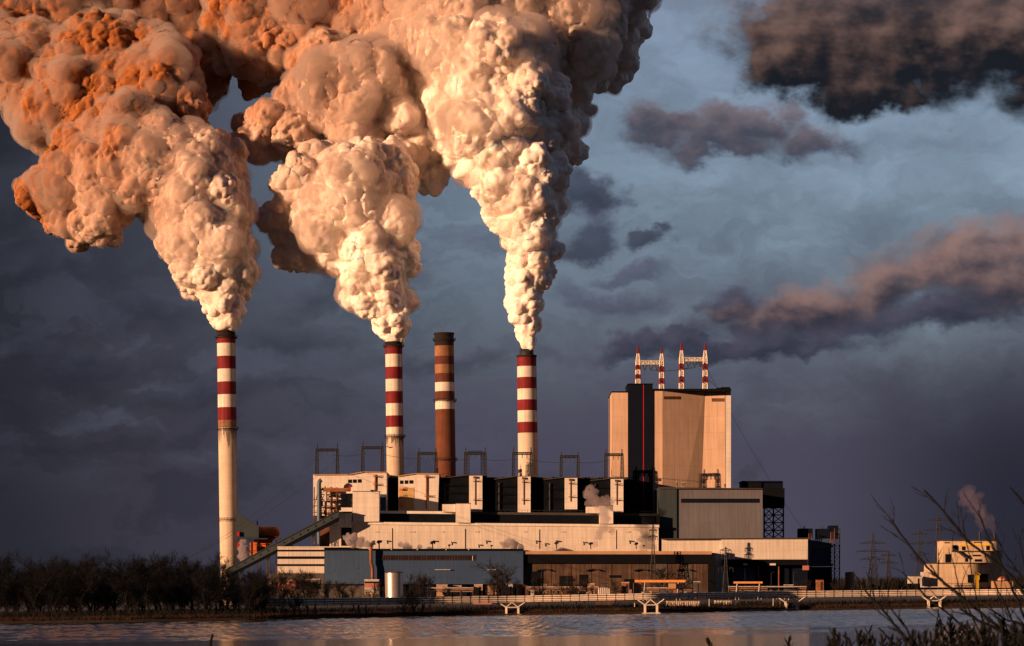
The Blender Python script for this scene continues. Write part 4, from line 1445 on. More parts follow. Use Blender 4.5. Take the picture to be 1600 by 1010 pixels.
for k in range(30):
    thh = math.pi * 2 * k / 30
    m.bar((c0.x + rk * math.cos(thh), c0.y + rk * math.sin(thh), W(0, 902.8, YY - 20).z), (c0.x + rk * math.cos(thh), c0.y + rk * math.sin(thh), W(0, 900.2, YY - 20).z), 0.08)
part("railing", m, STEELD, t)
shed(428, 462, 906.5, 922, YY, 10, "low pinkish house with a flat roof among the bare trees", SALMON, STUFFW, [("window", 440, 447, 909, 912, GLASS), ("window", 451, 457, 909, 912, GLASS), ("door", 431, 434, 911, 922, STEELD)], "yard_house", "house")
shed(464, 500, 905, 921, YY + 10, 10, "long low pale roofed house with a row of small windows behind bare trees", GRIMY, STUFFW, [("window", 468 + k * 5, 471 + k * 5, 908.6, 911.4, GLASS) for k in range(6)], "yard_house", "house")
shed(413, 424, 907, 924, YY + 4, 8, "narrow pale house with two dark doors beside the conveyor foot", STUFFW, GRIMY, [("door", 415, 417, 913, 924, STEELD), ("door", 420, 422, 913, 924, STEELD)], "yard_house", "house")
# kiosks and panels under the blue workshop
KI = [(682, 699, 914, 926, "yellow lit kiosk with a slanted side under the blue workshop", OCHRE), (708, 721, 914, 924, "small pale kiosk under the middle of the blue workshop", STUFFW), (741, 754, 913.6, 928, "upright ochre panel hut under the blue workshop", OCHRE),
      (762, 775.5, 914, 928, "ochre panel hut next to the dark stain column of the blue workshop", OCHRE), (791.5, 801, 913, 927, "slim pale panel hut near the corner of the blue workshop", STUFFW), (810.5, 821, 914, 927, "brown panel hut at the corner between blue and brown workshops", RUST),
      (849.5, 854, 913, 920, "tiny pale box by the first door canopy of the brown workshop", STUFFW), (864, 874, 912.4, 921, "squat pale box under the brown workshop wall", GRIMY), (918, 929, 912, 928, "ochre hut with a bright edge midway along the brown workshop", OCHRE), (940, 950, 912, 926, "grey hut with a row of white posts in front", GRIMY),
      (972, 983, 910, 928, "brown hut beside the long orange gantry", RUST), (990, 1002, 911, 928, "ochre hut under the end of the long orange gantry", OCHRE), (1084.5, 1094, 909, 928, "narrow grey hut with a pale top by the end frame", GRIMY), (1276, 1287, 906, 924, "reddish hut at the foot of the filter station", RUST),
      (1226, 1240, 914, 930, "low dark hut under the dark canopy", GRIMY)]
for k, (x0, x1, r0, r1, lab, wm) in enumerate(KI):
    shed(x0, x1, r0, r1 + 6, 1730 + (k % 3) * 8, 5, lab, wm, STEELD if k % 2 else STUFFW, [("door", x0 + (x1 - x0) * 0.55, x0 + (x1 - x0) * 0.8, r0 + 3, r1 + 4, STEELD)], "kiosk", "kiosk", "kiosks along the workshops")
# orange gantries
def gantry(x0, x1, r0, r1, Y, legs, label, rb=940):
    t = thing("loading_gantry", label, "gantry", W((x0 + x1) / 2, rb, Y))
    part("beam", MB().px(x0, x1, r0, r1, Y, 1.6), mat("orange_gantry_paint", (0.70, 0.30, 0.08), 0.6, 0.2, 0.3), t)
    for x in legs:
        m = MB().bar(W(x - 3, rb, Y + 0.4), W(x, r1, Y + 0.4), 0.5).bar(W(x + 3, rb, Y + 1.2), W(x, r1, Y + 1.2), 0.5).bar(W(x - 1.6, (rb + r1) / 2, Y + 0.8), W(x + 1.6, (rb + r1) / 2, Y + 0.8), 0.4)
        part("leg", m, STUFFW, t)
    return t


g1 = gantry(992, 1071, 906.4, 910.2, 1700, (1008, 1060), "long orange loading gantry before the brown workshop")
g2 = gantry(1146.5, 1191.5, 909, 912, 1700, (1152, 1187), "shorter orange loading gantry before the open bays of the beige hall")
part("hoist_box", MB().px(1045, 1056, 912, 920, 1699, 3), OCHRE, g1)
for k in range(6):
    x = 936 + k * 3.2
    t = thing("bollard", "short white post standing in a row before the brown workshop", "bollard", W(x, 932, 1680), "white posts in a row")
    p = W(x, 932, 1680)
    part("post", MB().lathe((p.x, p.y), [(0.32, p.z - 1), (0.32, W(x, 919, 1680).z), (0.1, W(x, 918, 1680).z)], 10), WHITEP, t, True)
t = thing("rust_tank", "squat rusty round tank standing alone beyond the filter station", "tank", W(1328, 924, 1900))
p = W(1328, 926, 1900)
part("shell", MB().lathe((p.x, p.y), [(3.1, p.z - 1.5), (3.1, W(0, 912.6, 1900).z)], 32), OCHRE, t, True)
part("roof", MB().lathe((p.x, p.y), [(3.2, W(0, 912.6, 1900).z), (3.2, W(0, 912.1, 1900).z), (0.6, W(0, 911, 1900).z)], 32), STEELD, t, True)
# pipe racks and valve skids before the workshops
def rack(x0, x1, r0, r1, Y, label):
    t = thing("pipe_rack", label, "pipe rack", W((x0 + x1) / 2, 940, Y))
    for k, r_ in enumerate(np.linspace(r0, r1, 3)):
        part("pipe", MB().tube([W(x0, r_, Y + k * 0.8), W((x0 + x1) / 2, r_, Y + k * 0.8), W(x1, r_, Y + k * 0.8)], 0.34 + 0.08 * (k % 2), 8), (STUFFW, RUST, SILVER)[k], t, True)
    for x in np.linspace(x0 + 1, x1 - 1, max(3, int((x1 - x0) / 16))):
        part("post", MB().bar(W(x, 941, Y + 0.9), W(x, r0 - 1, Y + 0.9), 0.4), RUSTD, t)
    return t


rack(822, 935, 917.5, 923, 1712, "long low pipe rack before the brown workshop, between the corner hut and the white posts")
rack(1003, 1082, 919, 924, 1716, "pipe rack under the long orange gantry")
rack(1138, 1260, 917, 923, 1716, "pipe rack before the dark open bays of the beige hall")
rack(640, 740, 919, 924.5, 1712, "pipe rack beneath the blue workshop")
for k in range(16):
    x = 828 + k * 17.2 + rnd.uniform(-4, 4)
    h_ = rnd.uniform(4, 9)
    w_ = rnd.uniform(2.5, 6)
    Y = 1700 + rnd.uniform(-10, 10)
    t = thing("valve_cabinet", "small cabinet among the pipes before the workshops", "cabinet", W(x, 930, Y), "small cabinets among the yard pipes")
    part("body", MB().px(x, x + w_, 930 - h_, 936, Y, 2), (STUFFW, OCHRE, GRIMY, RUST, SILVER)[k % 5], t)
    part("roof", MB().px(x - 0.4, x + w_ + 0.4, 929.2 - h_, 930 - h_, Y - 0.3, 2.6), STEELD, t)
# lamp posts along the yard road
lp = None
for k, (x, rt) in enumerate(((520, 893), (556, 888), (640, 893), (668, 899), (846, 897), (886, 895), (1078, 893), (1205, 896), (1240, 893), (1346, 902))):
    p = W(x, 936, 1640)
    if lp is None:
        lp = thing("lamp_post", "thin dark lamp post along the yard road", "lamp post", p, "lamp posts along the yard road")
        q = W(x, rt, 1640)
        part("pole", MB().tube([p, q], [0.16, 0.09], 6), STEELD, lp)
        part("lamp_head", MB().tube([q, q + Vector((0.9, 0, 0.3)), q + Vector((1.9, 0, 0.3))], [0.09, 0.12, 0.2], 6), STEELD, lp)
    else:
        copy_thing(lp, p, 0, 1.0 + 0.12 * math.sin(k * 2.3))
# vents on the blue workshop roof
VP = [(592.5, 845, "mushroom"), (676, 846, "a"), (702, 851, "a"), (869.5, 847, "a"), (923, 848, "a"), (994, 848, "a"), (1006, 852, "a"), (768, 852, "a")]
vt = None
for k, (x, r, _) in enumerate(VP):
    Yv = YL + 12
    p = W(x, 858, Yv)
    s = (858 - r) / 13.0
    if vt is None:
        vt = thing("roof_cowl", "dark twin headed ventilation cowl on the workshop roofs", "vent", p, "vent cowls on the workshop roofs")
        u = 1 / F * Yv
        part("stalk", MB().tube([p, p + Vector((0, 0, 10 * u))], 0.42, 8), STEELD, vt)
        part("cowl_head", MB().tube([p + Vector((-2.6 * u, 0, 9 * u)), p + Vector((-0.5 * u, 0, 11.5 * u)), p + Vector((3.0 * u, 0, 11.5 * u)), p + Vector((4.2 * u, 0, 10.6 * u))], [1.1, 1.0, 0.9, 1.1], 10), STEELD, vt, True)
    else:
        copy_thing(vt, p, (k % 3) * 0.5, s)


# ------------------------------------------------------------------ small white plant across the water
YS = 2300.0
sp = thing("small_plant", "small stepped cream plant glowing across the water with two stub chimneys", "building", W(1510, 918, YS))
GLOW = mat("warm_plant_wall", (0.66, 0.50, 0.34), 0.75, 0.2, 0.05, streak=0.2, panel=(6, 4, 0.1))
S = lambda nm, x0, x1, r0, r1, dy, d, m_: part(nm, MB().px(x0, x1, r0, r1, YS + dy, d), m_, sp)
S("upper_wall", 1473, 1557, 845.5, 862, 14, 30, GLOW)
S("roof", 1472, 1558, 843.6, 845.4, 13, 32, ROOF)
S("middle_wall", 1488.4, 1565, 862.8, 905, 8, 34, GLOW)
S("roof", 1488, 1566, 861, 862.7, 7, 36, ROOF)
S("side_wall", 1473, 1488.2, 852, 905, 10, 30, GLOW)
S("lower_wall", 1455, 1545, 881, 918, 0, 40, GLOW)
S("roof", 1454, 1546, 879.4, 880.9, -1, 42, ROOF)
S("annex", 1443.5, 1454.8, 894, 918, 2, 20, STUFFW)
S("yellow_band", 1500, 1553, 849.5, 852.6, 13.6, 0.36, YELLOW)
for x0, x1, r0, r1, dy in ((1477, 1486, 866, 879, 9.6), (1488.6, 1496, 852, 860.5, 13.6), (1503, 1508, 854, 860, 13.6), (1512, 1517, 868, 870, 7.6), (1520, 1532, 867, 869.5, 7.6), (1523, 1534, 874, 878, 7.6), (1541, 1546, 853, 860, 13.6), (1512, 1521, 898, 911, -0.4), (1529, 1544, 897, 910, -0.4), (1508, 1512, 872, 878, 7.6), (1476, 1484, 847.5, 849, 13.6), (1522, 1534, 847, 848.4, 13.6)):
    S("window", x0, x1, r0, r1, dy, 0.36, GLASS)
for x, rt in ((1531, 831.5), (1554, 832)):
    p = W(x, 844, YS + 24)
    part("stub_chimney", MB().lathe((p.x, p.y), [(0.9, p.z), (0.8, W(x, rt, YS + 24).z)], 14), STEELD, sp, True)
part("duct", MB().tube([W(1489, 858, YS + 6), W(1500, 864, YS + 6), W(1510, 872, YS + 5)], 1.0, 10), STEELD, sp, True)
m = MB()
for k in range(22):
    x = 1478 + k * 2.2
    m.px(x, x + 0.3, 912, 916, YS - 6, 0.3)
m.px(1478, 1526, 911.6, 912.2, YS - 6, 0.3)
part("railing", m, STEELD, sp)
shed(1421.5, 1440, 900, 912, YS - 10, 14, "little pale shed standing apart beside the small stepped plant", STUFFW, ROOF, [("door", 1434, 1436.5, 904, 912, GLASS)])
shed(1553, 1583, 907.5, 919, YS - 20, 16, "low ochre building with an orange domed tank on its roof", OCHRE, ROOF)
t = thing("domed_tank", "small orange domed tank on top of the low ochre building", "tank", W(1566, 906.5, YS - 12))
p = W(1566, 907, YS - 12)
part("shell", MB().lathe((p.x, p.y), [(3.6, p.z), (3.6, p.z + 1.0)], 24), STUFFW, t, True)
part("dome", MB().lathe((p.x, p.y), [(3.6, p.z + 1.0), (2.9, p.z + 2.0), (1.6, p.z + 2.8), (0.3, p.z + 3.1)], 24), ORANGE, t, True)
t = thing("yellow_crane", "small bright yellow loader crane in front of the stepped plant", "crane", W(1527, 918, YS - 14))
part("body", MB().px(1524.4, 1530.4, 899, 906, YS - 14, 3).px(1525.6, 1529.4, 906, 920, YS - 14, 2.4), YELLOW, t)
part("jib", MB().bar(W(1527, 900, YS - 13), W(1523, 893.5, YS - 13), 0.7).bar(W(1523, 893.5, YS - 13), W(1532, 898, YS - 13), 0.6), YELLOW, t)


# ------------------------------------------------------------------ ground, water, shore
SHORE = [(-2500, 1012), (-900, 988), (-300, 979), (0, 975), (200, 972.5), (410, 969), (660, 964), (800, 961.8), (1017, 959.2), (1237, 954.6), (1460, 951.4), (1640, 949.4), (2200, 942), (3600, 924)]
def shore(px):
    for (a, b), (c, d) in zip(SHORE[:-1], SHORE[1:]):
        if a <= px <= c:
            row = b + (d - b) * (px - a) / (c - a)
            return H * F / ((row - HZ) * CR + (px - 800) * SR)
    return 1200.0
def shore_pt(px):
    Y = shore(px)
    row = HZ + (H * F / Y - (px - 800) * SR) / CR
    return Vector((((px - 800) * CR - (row - HZ) * SR) / F * Y, Y, 0))


GRASS = mat("winter_grass", (0.014, 0.012, 0.009), 1.0, 0.4, 0.15, tint=(0.026, 0.016, 0.010), bump=0.6)
YARD = mat("yard_ground", (0.045, 0.040, 0.036), 0.95, 0.35, 0.08, tint=(0.03, 0.027, 0.02))
m = MB()
xs = [-2500, -1500, -900, -600, -300] + list(range(-100, 1800, 40)) + [2000, 2600, 3600]
prev = None
for px in xs:
    p = shore_pt(px)
    rowp = []
    for k, (dy, z) in enumerate(((-3, -0.6), (0.0, 0.05), (1.5, 0.7), (5, 1.2), (14, 1.9), (34, 2.5), (90, 2.5), (300, 2.5), (900, 2.5), (2500, 2.5), (9000, 2.5), (40000, 2.5))):
        jig = math.sin(px * 0.11) * 0.5 + math.sin(px * 0.31) * 0.3 if 0 < k < 4 else 0
        Yq = p.y + dy + jig
        rowp.append(Vector((p.x * (1 if dy < 3000 else 3.0), Yq, z + (rnd.uniform(-.12, .12) if 1 < k < 6 else 0))))
    if prev:
        for k in range(len(rowp) - 1):
            m.face([prev[k], rowp[k], rowp[k + 1], prev[k + 1]], 0 if k < 6 else 1)
    prev = rowp
solo("ground", m, [GRASS, YARD], (0, 0, 0), kind="structure", smooth=True)

# near bank the photographer stands on (its top lies just under the picture)
m = MB()
gx = np.linspace(-60, 60, 61)
gy = [-30, -10, 0, 6, 12, 18, 24, 30, 38, 46, 56, 70, 90]
def bank_z(x, y):
    base = 9.1 if y < 22 else 9.1 - 9.6 * min(1, ((y - 22) / 60) ** 0.9)
    return base + 0.12 * math.sin(x * 0.7) + 0.1 * math.sin(y * 0.5 + x * 0.3)
for i in range(len(gx) - 1):
    for j in range(len(gy) - 1):
        m.face([(gx[a], gy[b], bank_z(gx[a], gy[b])) for a, b in ((i, j), (i + 1, j), (i + 1, j + 1), (i, j + 1))])
solo("near_bank", m, GRASS, (0, 0, 0), kind="structure", smooth=True)

wm = bpy.data.materials.new("lake_water")
wm.use_nodes = True
nt = wm.node_tree
N, L = nt.nodes, nt.links
b = N["Principled BSDF"]
b.inputs["Base Color"].default_value = (0.012, 0.017, 0.022, 1)
b.inputs["IOR"].default_value = 1.33
b.inputs["Specular IOR Level"].default_value = 0.5
tc = N.new("ShaderNodeTexCoord")
mp = N.new("ShaderNodeMapping")
mp.inputs["Scale"].default_value = (0.02, 0.005, 1)
L.new(tc.outputs["Object"], mp.inputs["Vector"])
n1 = N.new("ShaderNodeTexNoise")
n1.inputs["Scale"].default_value = 1
n1.inputs["Detail"].default_value = 4
L.new(mp.outputs["Vector"], n1.inputs["Vector"])
b.inputs["Roughness"].default_value = 0.12
n2 = N.new("ShaderNodeTexNoise")
n2.inputs["Scale"].default_value = 0.35
n2.inputs["Detail"].default_value = 4
mp2 = N.new("ShaderNodeMapping")
mp2.inputs["Scale"].default_value = (1, 0.5, 1)
L.new(tc.outputs["Object"], mp2.inputs["Vector"])
L.new(mp2.outputs["Vector"], n2.inputs["Vector"])
bp = N.new("ShaderNodeBump")
bp.inputs["Strength"].default_value = 0.25
bp.inputs["Distance"].default_value = 0.02
L.new(n2.outputs["Fac"], bp.inputs["Height"])
L.new(bp.outputs["Normal"], b.inputs["Normal"])


def build_water():
    """calm water near, then a sheet of small wind waves (real ripples) out to the far shore"""
    x0, x1, y0, y1, st = -330.0, 360.0, 620.0, 1330.0, 0.8
    nx, ny = int((x1 - x0) / st) + 1, int((y1 - y0) / st) + 1
    X, Yg = np.meshgrid(np.linspace(x0, x1, nx), np.linspace(y0, y1, ny))
    P = np.stack([X.ravel(), Yg.ravel(), np.zeros(X.size)], 1)
    rg = np.random.default_rng(5)
    z = np.zeros(len(P))
    for k in range(14):
        lam = rg.uniform(3.2, 6.0)
        th = math.pi / 2 + rg.normal(0, 0.5)
        kx, ky = math.cos(th) * 2 * math.pi / lam, math.sin(th) * 2 * math.pi / lam
        z += lam * rg.uniform(0.5, 1.0) * np.sin(P[:, 0] * kx + P[:, 1] * ky + rg.uniform(0, 6.28))
    Z = z.reshape(ny, nx)
    sl = np.sqrt(np.mean(np.gradient(Z, st, axis=0) ** 2))
    z = z / sl * WAVE
    q = P * np.array([0.35, 1.0, 1])
    edge = P[:, 1] + 150 * (vnoise(q, 60, 3) - 0.5) + 50 * (vnoise(q, 18, 4) - 0.5)
    amp = np.clip((edge - 668) / 55, 0, 1)
    amp *= 0.45 + 1.1 * vnoise(P * np.array([0.25, 1.2, 1]), 45, 9)
    amp *= np.clip((P[:, 1] - y0) / 20, 0, 1) * np.clip((P[:, 0] - x0) / 6, 0, 1) * np.clip((x1 - P[:, 0]) / 6, 0, 1)
    P[:, 2] = z * amp
    ii = np.arange(nx * ny).reshape(ny, nx)
    f = np.stack([ii[:-1, :-1].ravel(), ii[:-1, 1:].ravel(), ii[1:, 1:].ravel(), ii[1:, :-1].ravel()], 1)
    ext = np.array([(-4000, -100, 0), (4000, -100, 0), (4000, y0, 0), (x1, y0, 0), (x0, y0, 0), (-4000, y0, 0), (4000, y1, 0), (x1, y1, 0), (x0, y1, 0), (-4000, y1, 0)], dtype=float)
    n0 = len(P)
    f2 = np.array([(0, 1, 3, 4), (5, 0, 4, 4), (1, 2, 3, 3), (3, 2, 6, 7), (5, 4, 8, 9)])
    tri = [tuple(n0 + a for a in dict.fromkeys(r)) for r in f2.tolist()]
    me = bpy.data.meshes.new("water")
    o = np_object("water", P, f, wm, (0, 0, 0))
    bm = bmesh.new()
    bm.from_mesh(o.data)
    vs = [bm.verts.new(e) for e in ext]
    for r in f2.tolist():
        fc = bm.faces.new([vs[a] for a in dict.fromkeys(r)])
        fc.smooth = True
    bm.to_mesh(o.data)
    bm.free()
    bpy.data.meshes.remove(me)
    props(o, kind="structure")


WAVE = 0.085
build_water()

# ------------------------------------------------------------------ pipe bridge along the shore
BP = [(380, 936, 948.5), (410, 935.2, 947.6), (660, 933.2, 944.2), (800, 931.2, 941.6), (1017, 927.2, 937.2), (1237, 923.6, 934.2), (1460, 921.6, 931.2), (1680, 920.4, 929.2)]
def bridge_pt(px, f):
    for (a, t0, b0), (c, t1, b1) in zip(BP[:-1], BP[1:]):
        if a <= px <= c:
            q = (px - a) / (c - a)
            row = t0 + (t1 - t0) * q
            rb = b0 + (b1 - b0) * q
            return W(px, row + (rb - row) * f, shore(px) + 1.2)
pb = thing("pipe_bridge", "long pipe bridge carrying bright pipes along the shore on pale piers", "pipe bridge", (0, shore(800) + 4, 0))
bx = list(range(402, 1681, 15))
for f, r_, mm in ((0.10, 0.24, BRIDGEC), (0.40, 0.33, PIPEM), (0.70, 0.33, PIPEM), (0.94, 0.2, BRIDGEC)):
    part("pipe", MB().tube([bridge_pt(x, f) for x in bx], r_, 8), mm, pb, True)
part("pipe", MB().tube([bridge_pt(x, 0.50) + Vector((0, 1.6, 0)) for x in bx], 0.38, 8), RUST, pb, True)
part("pipe", MB().tube([bridge_pt(x, 0.22) + Vector((0, 1.6, 0)) for x in bx], 0.24, 8), RUSTD, pb, True)
for k in range(0, 90):
    m = MB()
    x = 408 + k * 14.2
    a, c = bridge_pt(x, -0.06), bridge_pt(x, 1.0)
    for dy in (-0.3, 2.0):
        m.bar(a + Vector((0, dy, 0)), c + Vector((0, dy, 0)), 0.16)
    m.bar(c + Vector((0, -0.3, 0)), c + Vector((0, 2.0, 0)), 0.2)
    m.bar(a + Vector((0, -0.3, 0)), a + Vector((0, 2.0, 0)), 0.14)
    part("support_frame", m, STEELD, pb)
m = MB()
for i in range(len(bx) - 1):
    a, c = bridge_pt(bx[i], 1.0), bridge_pt(bx[i + 1], 1.0)
    D = Vector((0, 2.3, 0))
    u_ = Vector((0, 0, 0.12))
    m.hexa([a - Vector((0, .3, 0)), c - Vector((0, .3, 0)), c + D, a + D, a - Vector((0, .3, 0)) + u_, c - Vector((0, .3, 0)) + u_, c + D + u_, a + D + u_])
part("walkway", m, RUSTD, pb)
for px in (480, 560, 660, 800, 1017, 1237, 1460, 1610):
    Y = shore(px) + 0.6
    k = Y / F
    p = W(px, HZ, Y)
    zb, zt = -0.4, bridge_pt(px, 1.0).z
    z1 = zb + (zt - zb) * 0.66
    pier_hi = px in (800, 1017, 1237, 1460)
    hw, lw = 3.0, 0.42
    if not pier_hi:
        m = MB().box(p.x - 0.35, p.x + 0.35, Y + 0.4, Y + 1.2, zb, zt)
        m.box(p.x + 2.6, p.x + 3.2, Y + 0.4, Y + 1.2, zb, zt)
        part("post", m, RUSTD, pb)
        continue
    pr = part("pier", MB().box(p.x - hw * 0.8 - lw, p.x - hw * 0.8 + lw, Y, Y + 2, zb + 0.5, z1).box(p.x + hw * 0.8 - lw, p.x + hw * 0.8 + lw, Y, Y + 2, zb + 0.5, z1), BRIDGEC, pb)
    part("footing", MB().box(p.x - hw - 0.6, p.x + hw + 0.6, Y - 0.5, Y + 2.6, zb - 0.8, zb + 0.8), BRIDGEC, pr)
    m = MB()
    for s in (-1, 1):
        for dy in (0.1, 1.8):
            m.bar((p.x + s * hw * 0.8, Y + dy, z1), (p.x + s * hw * 1.75, Y + dy, zt), 0.36)
            m.bar((p.x + s * hw * 0.8, Y + dy, z1), (p.x, Y + dy, zt), 0.3)
    m.bar((p.x - hw * 0.8, Y + 0.1, z1 - 0.1), (p.x + hw * 0.8, Y + 0.1, z1 - 0.1), 0.32)
    part("strut", m, BRIDGEC, pr)

# pale things lying under the bridge
def low_box(x0, x1, r0, r1, dy, d, label, wm, name, cat, stripes=0):
    Y = shore((x0 + x1) / 2) + dy
    t = thing(name, label, cat, W((x0 + x1) / 2, r1, Y))
    part("body", MB().px(x0, x1, r0, r1, Y, d), wm, t)
    part("roof", MB().px(x0 - 0.3, x1 + 0.3, r0 - 0.7, r0, Y - 0.3, d + 0.6), GRIMY, t)
    m = MB()
    for k in range(stripes):
        x = x0 + (x1 - x0) * (k + 0.5) / stripes
        m.px(x - 0.25, x + 0.25, r0 + 0.4, r1, Y - 0.2, 0.18)
    if stripes:
        part("rib", m, OCHRE, t)
    return t


low_box(1042, 1094, 939.4, 947.4, 22, 4, "long pale yellow ribbed container on the bank under the bridge", BRIDGEC, "long_container", "container", 18)
low_box(1117, 1143, 938.6, 945.4, 40, 4, "white ribbed container on the bank, shorter than its yellow neighbour", WHITEP, "white_container", "container", 6)
for k in range(7):
    x = 1150 + k * 6.2
    low_box(x, x + (4.0 if k % 2 else 2.2), 939.2, 946, 46, 2, "grey crate in a row beside the white container", STUFFW if k in (3, 4) else GRIMY, "crate", "crate")["group"] = "grey crates in a row"
low_box(739, 768, 931.5, 944.6, 30, 4, "low pinkish heap cover on the bank by the first pale pier", SALMON, "covered_heap", "heap")
low_box(932, 960, 930, 946, 30, 5, "brownish low hut on the bank beneath the bridge between two piers", BROWNW, "bank_hut", "hut")
for k, x in enumerate((1208, 1213, 1219, 1226, 1232, 991.5, 1108)):
    Y = shore(x) + 6
    p = W(x, 944.5, Y)
    t = thing("marker_post", "thin pale wooden post on the bank under the bridge", "post", p, "thin posts under the bridge")
    part("post", MB().tube([p - Vector((0, 0, 1)), W(x + 0.3, 935.5, Y)], 0.16, 6), BRIDGEC, t)
# ------------------------------------------------------------------ trees
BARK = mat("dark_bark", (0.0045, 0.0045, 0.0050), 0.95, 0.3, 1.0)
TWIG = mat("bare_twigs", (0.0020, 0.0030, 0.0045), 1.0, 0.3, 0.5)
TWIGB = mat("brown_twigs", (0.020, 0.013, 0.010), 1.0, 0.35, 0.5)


def bare_tree(name, label, cat, h, seed, twm, dens=1.0, spread=0.45, group=None):
    rg = random.Random(seed)
    t = thing(name, label, cat, (0, 0, 0), group)
    tr, cr = MB(), MB()

    def grow(p, d, l, r, lev):
        n = 3
        pts, rad = [p], [r]
        q = p.copy()
        dd = d.copy()
        for i in range(n):
            dd = (dd + Vector((rg.gauss(0, .13), rg.gauss(0, .13), rg.gauss(0.03, .08)))).normalized()
            q = q + dd * (l / n)
            pts.append(q.copy())
            rad.append(r * (1 - 0.45 * (i + 1) / n))
        if lev < 3:
            tr.tube(pts, rad, 6 if lev == 0 else 4, cap=False)
        else:
            # a spray of fine twigs
            for k in range(int(7 * dens)):
                a = pts[rg.randrange(len(pts))]
                v_ = (dd + Vector((rg.gauss(0, .75), rg.gauss(0, .75), rg.gauss(0.2, .5)))).normalized() * l * rg.uniform(.5, 1.2)
                w_ = Vector((rg.gauss(0, 1), rg.gauss(0, 1), rg.gauss(0, 1))).normalized() * 0.05
                b_ = a + v_ * 0.55 + Vector((rg.gauss(0, .1), rg.gauss(0, .1), 0)) * l
                cr.face([a - w_, a + w_, b_ + w_ * .7, b_ - w_ * .7])
                cr.face([b_ - w_ * .7, b_ + w_ * .7, a + v_])
                for s in (0.4, 0.7):
                    a2 = a + v_ * s
                    v2 = (v_.normalized() + Vector((rg.gauss(0, .7), rg.gauss(0, .7), rg.gauss(0.1, .5)))).normalized() * l * 0.4
                    cr.face([a2 - w_ * .7, a2 + w_ * .7, a2 + v2])
            return
        kids = (5, 4, 4)[lev]
        for k in range(kids):
            s = rg.uniform(0.35, 1.0) if k else 1.0
            i = min(int(s * n), n - 1)
            a = pts[i].lerp(pts[i + 1], s * n - i if i < n else 1) if s < 1 else pts[-1]
            v_ = (dd + Vector((rg.gauss(0, spread), rg.gauss(0, spread), rg.gauss(0.12, .22)))).normalized()
            grow(a, v_, l * rg.uniform(.5, .74), r * 0.5, lev + 1)

    grow(Vector((0, 0, -0.3)), Vector((rg.gauss(0, .05), rg.gauss(0, .05), 1)), h * 0.40, h * 0.017, 0)
    # low side shoots so the tree is not bare below
    for k in range(7):
        a = Vector((rg.gauss(0, .2), rg.gauss(0, .2), h * rg.uniform(0.05, .3)))
        grow(a, Vector((rg.gauss(0, .7), rg.gauss(0, .7), .7)).normalized(), h * 0.16, h * 0.006, 2)
    q = h / max(v_[2] for v_ in cr.v)
    tr.v = [tuple(c_ * q for c_ in v_) for v_ in tr.v]
    cr.v = [tuple(c_ * q for c_ in v_) for v_ in cr.v]
    part("trunk", tr, BARK, t)
    part("crown", cr, twm, t)
    return t


GR = "bare trees of the dark wood"
protos = [bare_tree("bare_tree", "dark leafless tree in the dense wood along the shore", "tree", 20, 100 + k, TWIG, 1.5, 0.5, GR) for k in range(4)]
spots = []
for band, (n_, dmin, dmax, rt0, rt1) in enumerate(((26, 14, 40, 874, 902), (32, 50, 100, 858, 886), (30, 110, 200, 852, 876))):
    for k in range(n_):
        px = -30 + 440 * (k + rnd.uniform(-.3, .3)) / (n_ - 1)
        rt = rnd.uniform(rt0, rt1)
        if px > 330 and band == 2:
            rt += 12
        if px > 355:
            rt = max(rt, 888)
        spots.append((px, dmin + rnd.random() * (dmax - dmin), rt))
for k, (px, d, rt) in enumerate(spots):
    Y = shore(px) + d
    g = Vector(((px - 800) / F * Y, Y, 2.2 if d > 25 else 1.8))
    hgt = W(px, rt, Y).z - g.z
    if k < 4:
        o = protos[k]
        o.location, o.rotation_euler.z = g, rnd.random() * 6.3
        s = hgt / 20
        o.scale = (s, s, s)
    else:
        copy_thing(protos[k % 4], g, rnd.random() * 6.3, (hgt / 20 * rnd.uniform(.9, 1.3), hgt / 20 * rnd.uniform(.9, 1.3), hgt / 20))

# a few darker trees stand on the bank in front of the bridge
for k, (px, rt) in enumerate(((398, 884), (408, 893), (418, 900), (430, 906), (444, 915), (458, 926), (470, 921), (632, 912), (646, 908), (388, 880))):
    Y = shore(px) - 0.4 + (0.8 if k % 2 else 0)
    g = Vector((W(px, 940, Y).x, Y, 0.3))
    hgt = W(px, rt, Y).z - g.z
    o = copy_thing(protos[k % 4], g, k * 1.3, (hgt / 20 * 0.8, hgt / 20 * 0.8, hgt / 20), "dark leafless tree on the bank in front of the pipe bridge")
    o["group"] = "bare trees on the bank before the bridge"

# brownish bare trees and shrubs along the yard before the workshops
yg = "brownish bare trees before the workshops"
yp = [bare_tree("yard_tree", "brownish leafless tree in the yard before the workshops", "tree", 14, 300 + k, TWIGB, 1.2, 0.5, yg) for k in range(3)]
yspots = [(412, 905), (424, 898), (440, 893), (452, 880), (466, 900), (478, 886), (492, 903), (512, 902), (534, 904), (552, 906), (645, 890), (662, 894), (778, 868), (786, 882), (842, 896), (900, 892), (912, 900), (1032, 882), (1070, 893), (960, 905), (1180, 912), (1254, 902), (590, 905), (700, 916), (1310, 905), (1345, 905), (1395, 908), (880, 905), (1000, 910)]
for k, (px, rt) in enumerate(yspots):
    Y = min(shore(px) + rnd.uniform(60, 330), 1770) if px < 1000 else rnd.uniform(1690, 1780)
    g = Vector(((px - 800) / F * Y, Y, GZ))
    hgt = W(px, rt, Y).z - GZ
    if k < 3:
        o = yp[k]
        o.location = g
        o.scale = (hgt / 14,) * 3
    else:
        copy_thing(yp[k % 3], g, rnd.random() * 6.3, (hgt / 14 * 1.1, hgt / 14 * 1.1, hgt / 14))


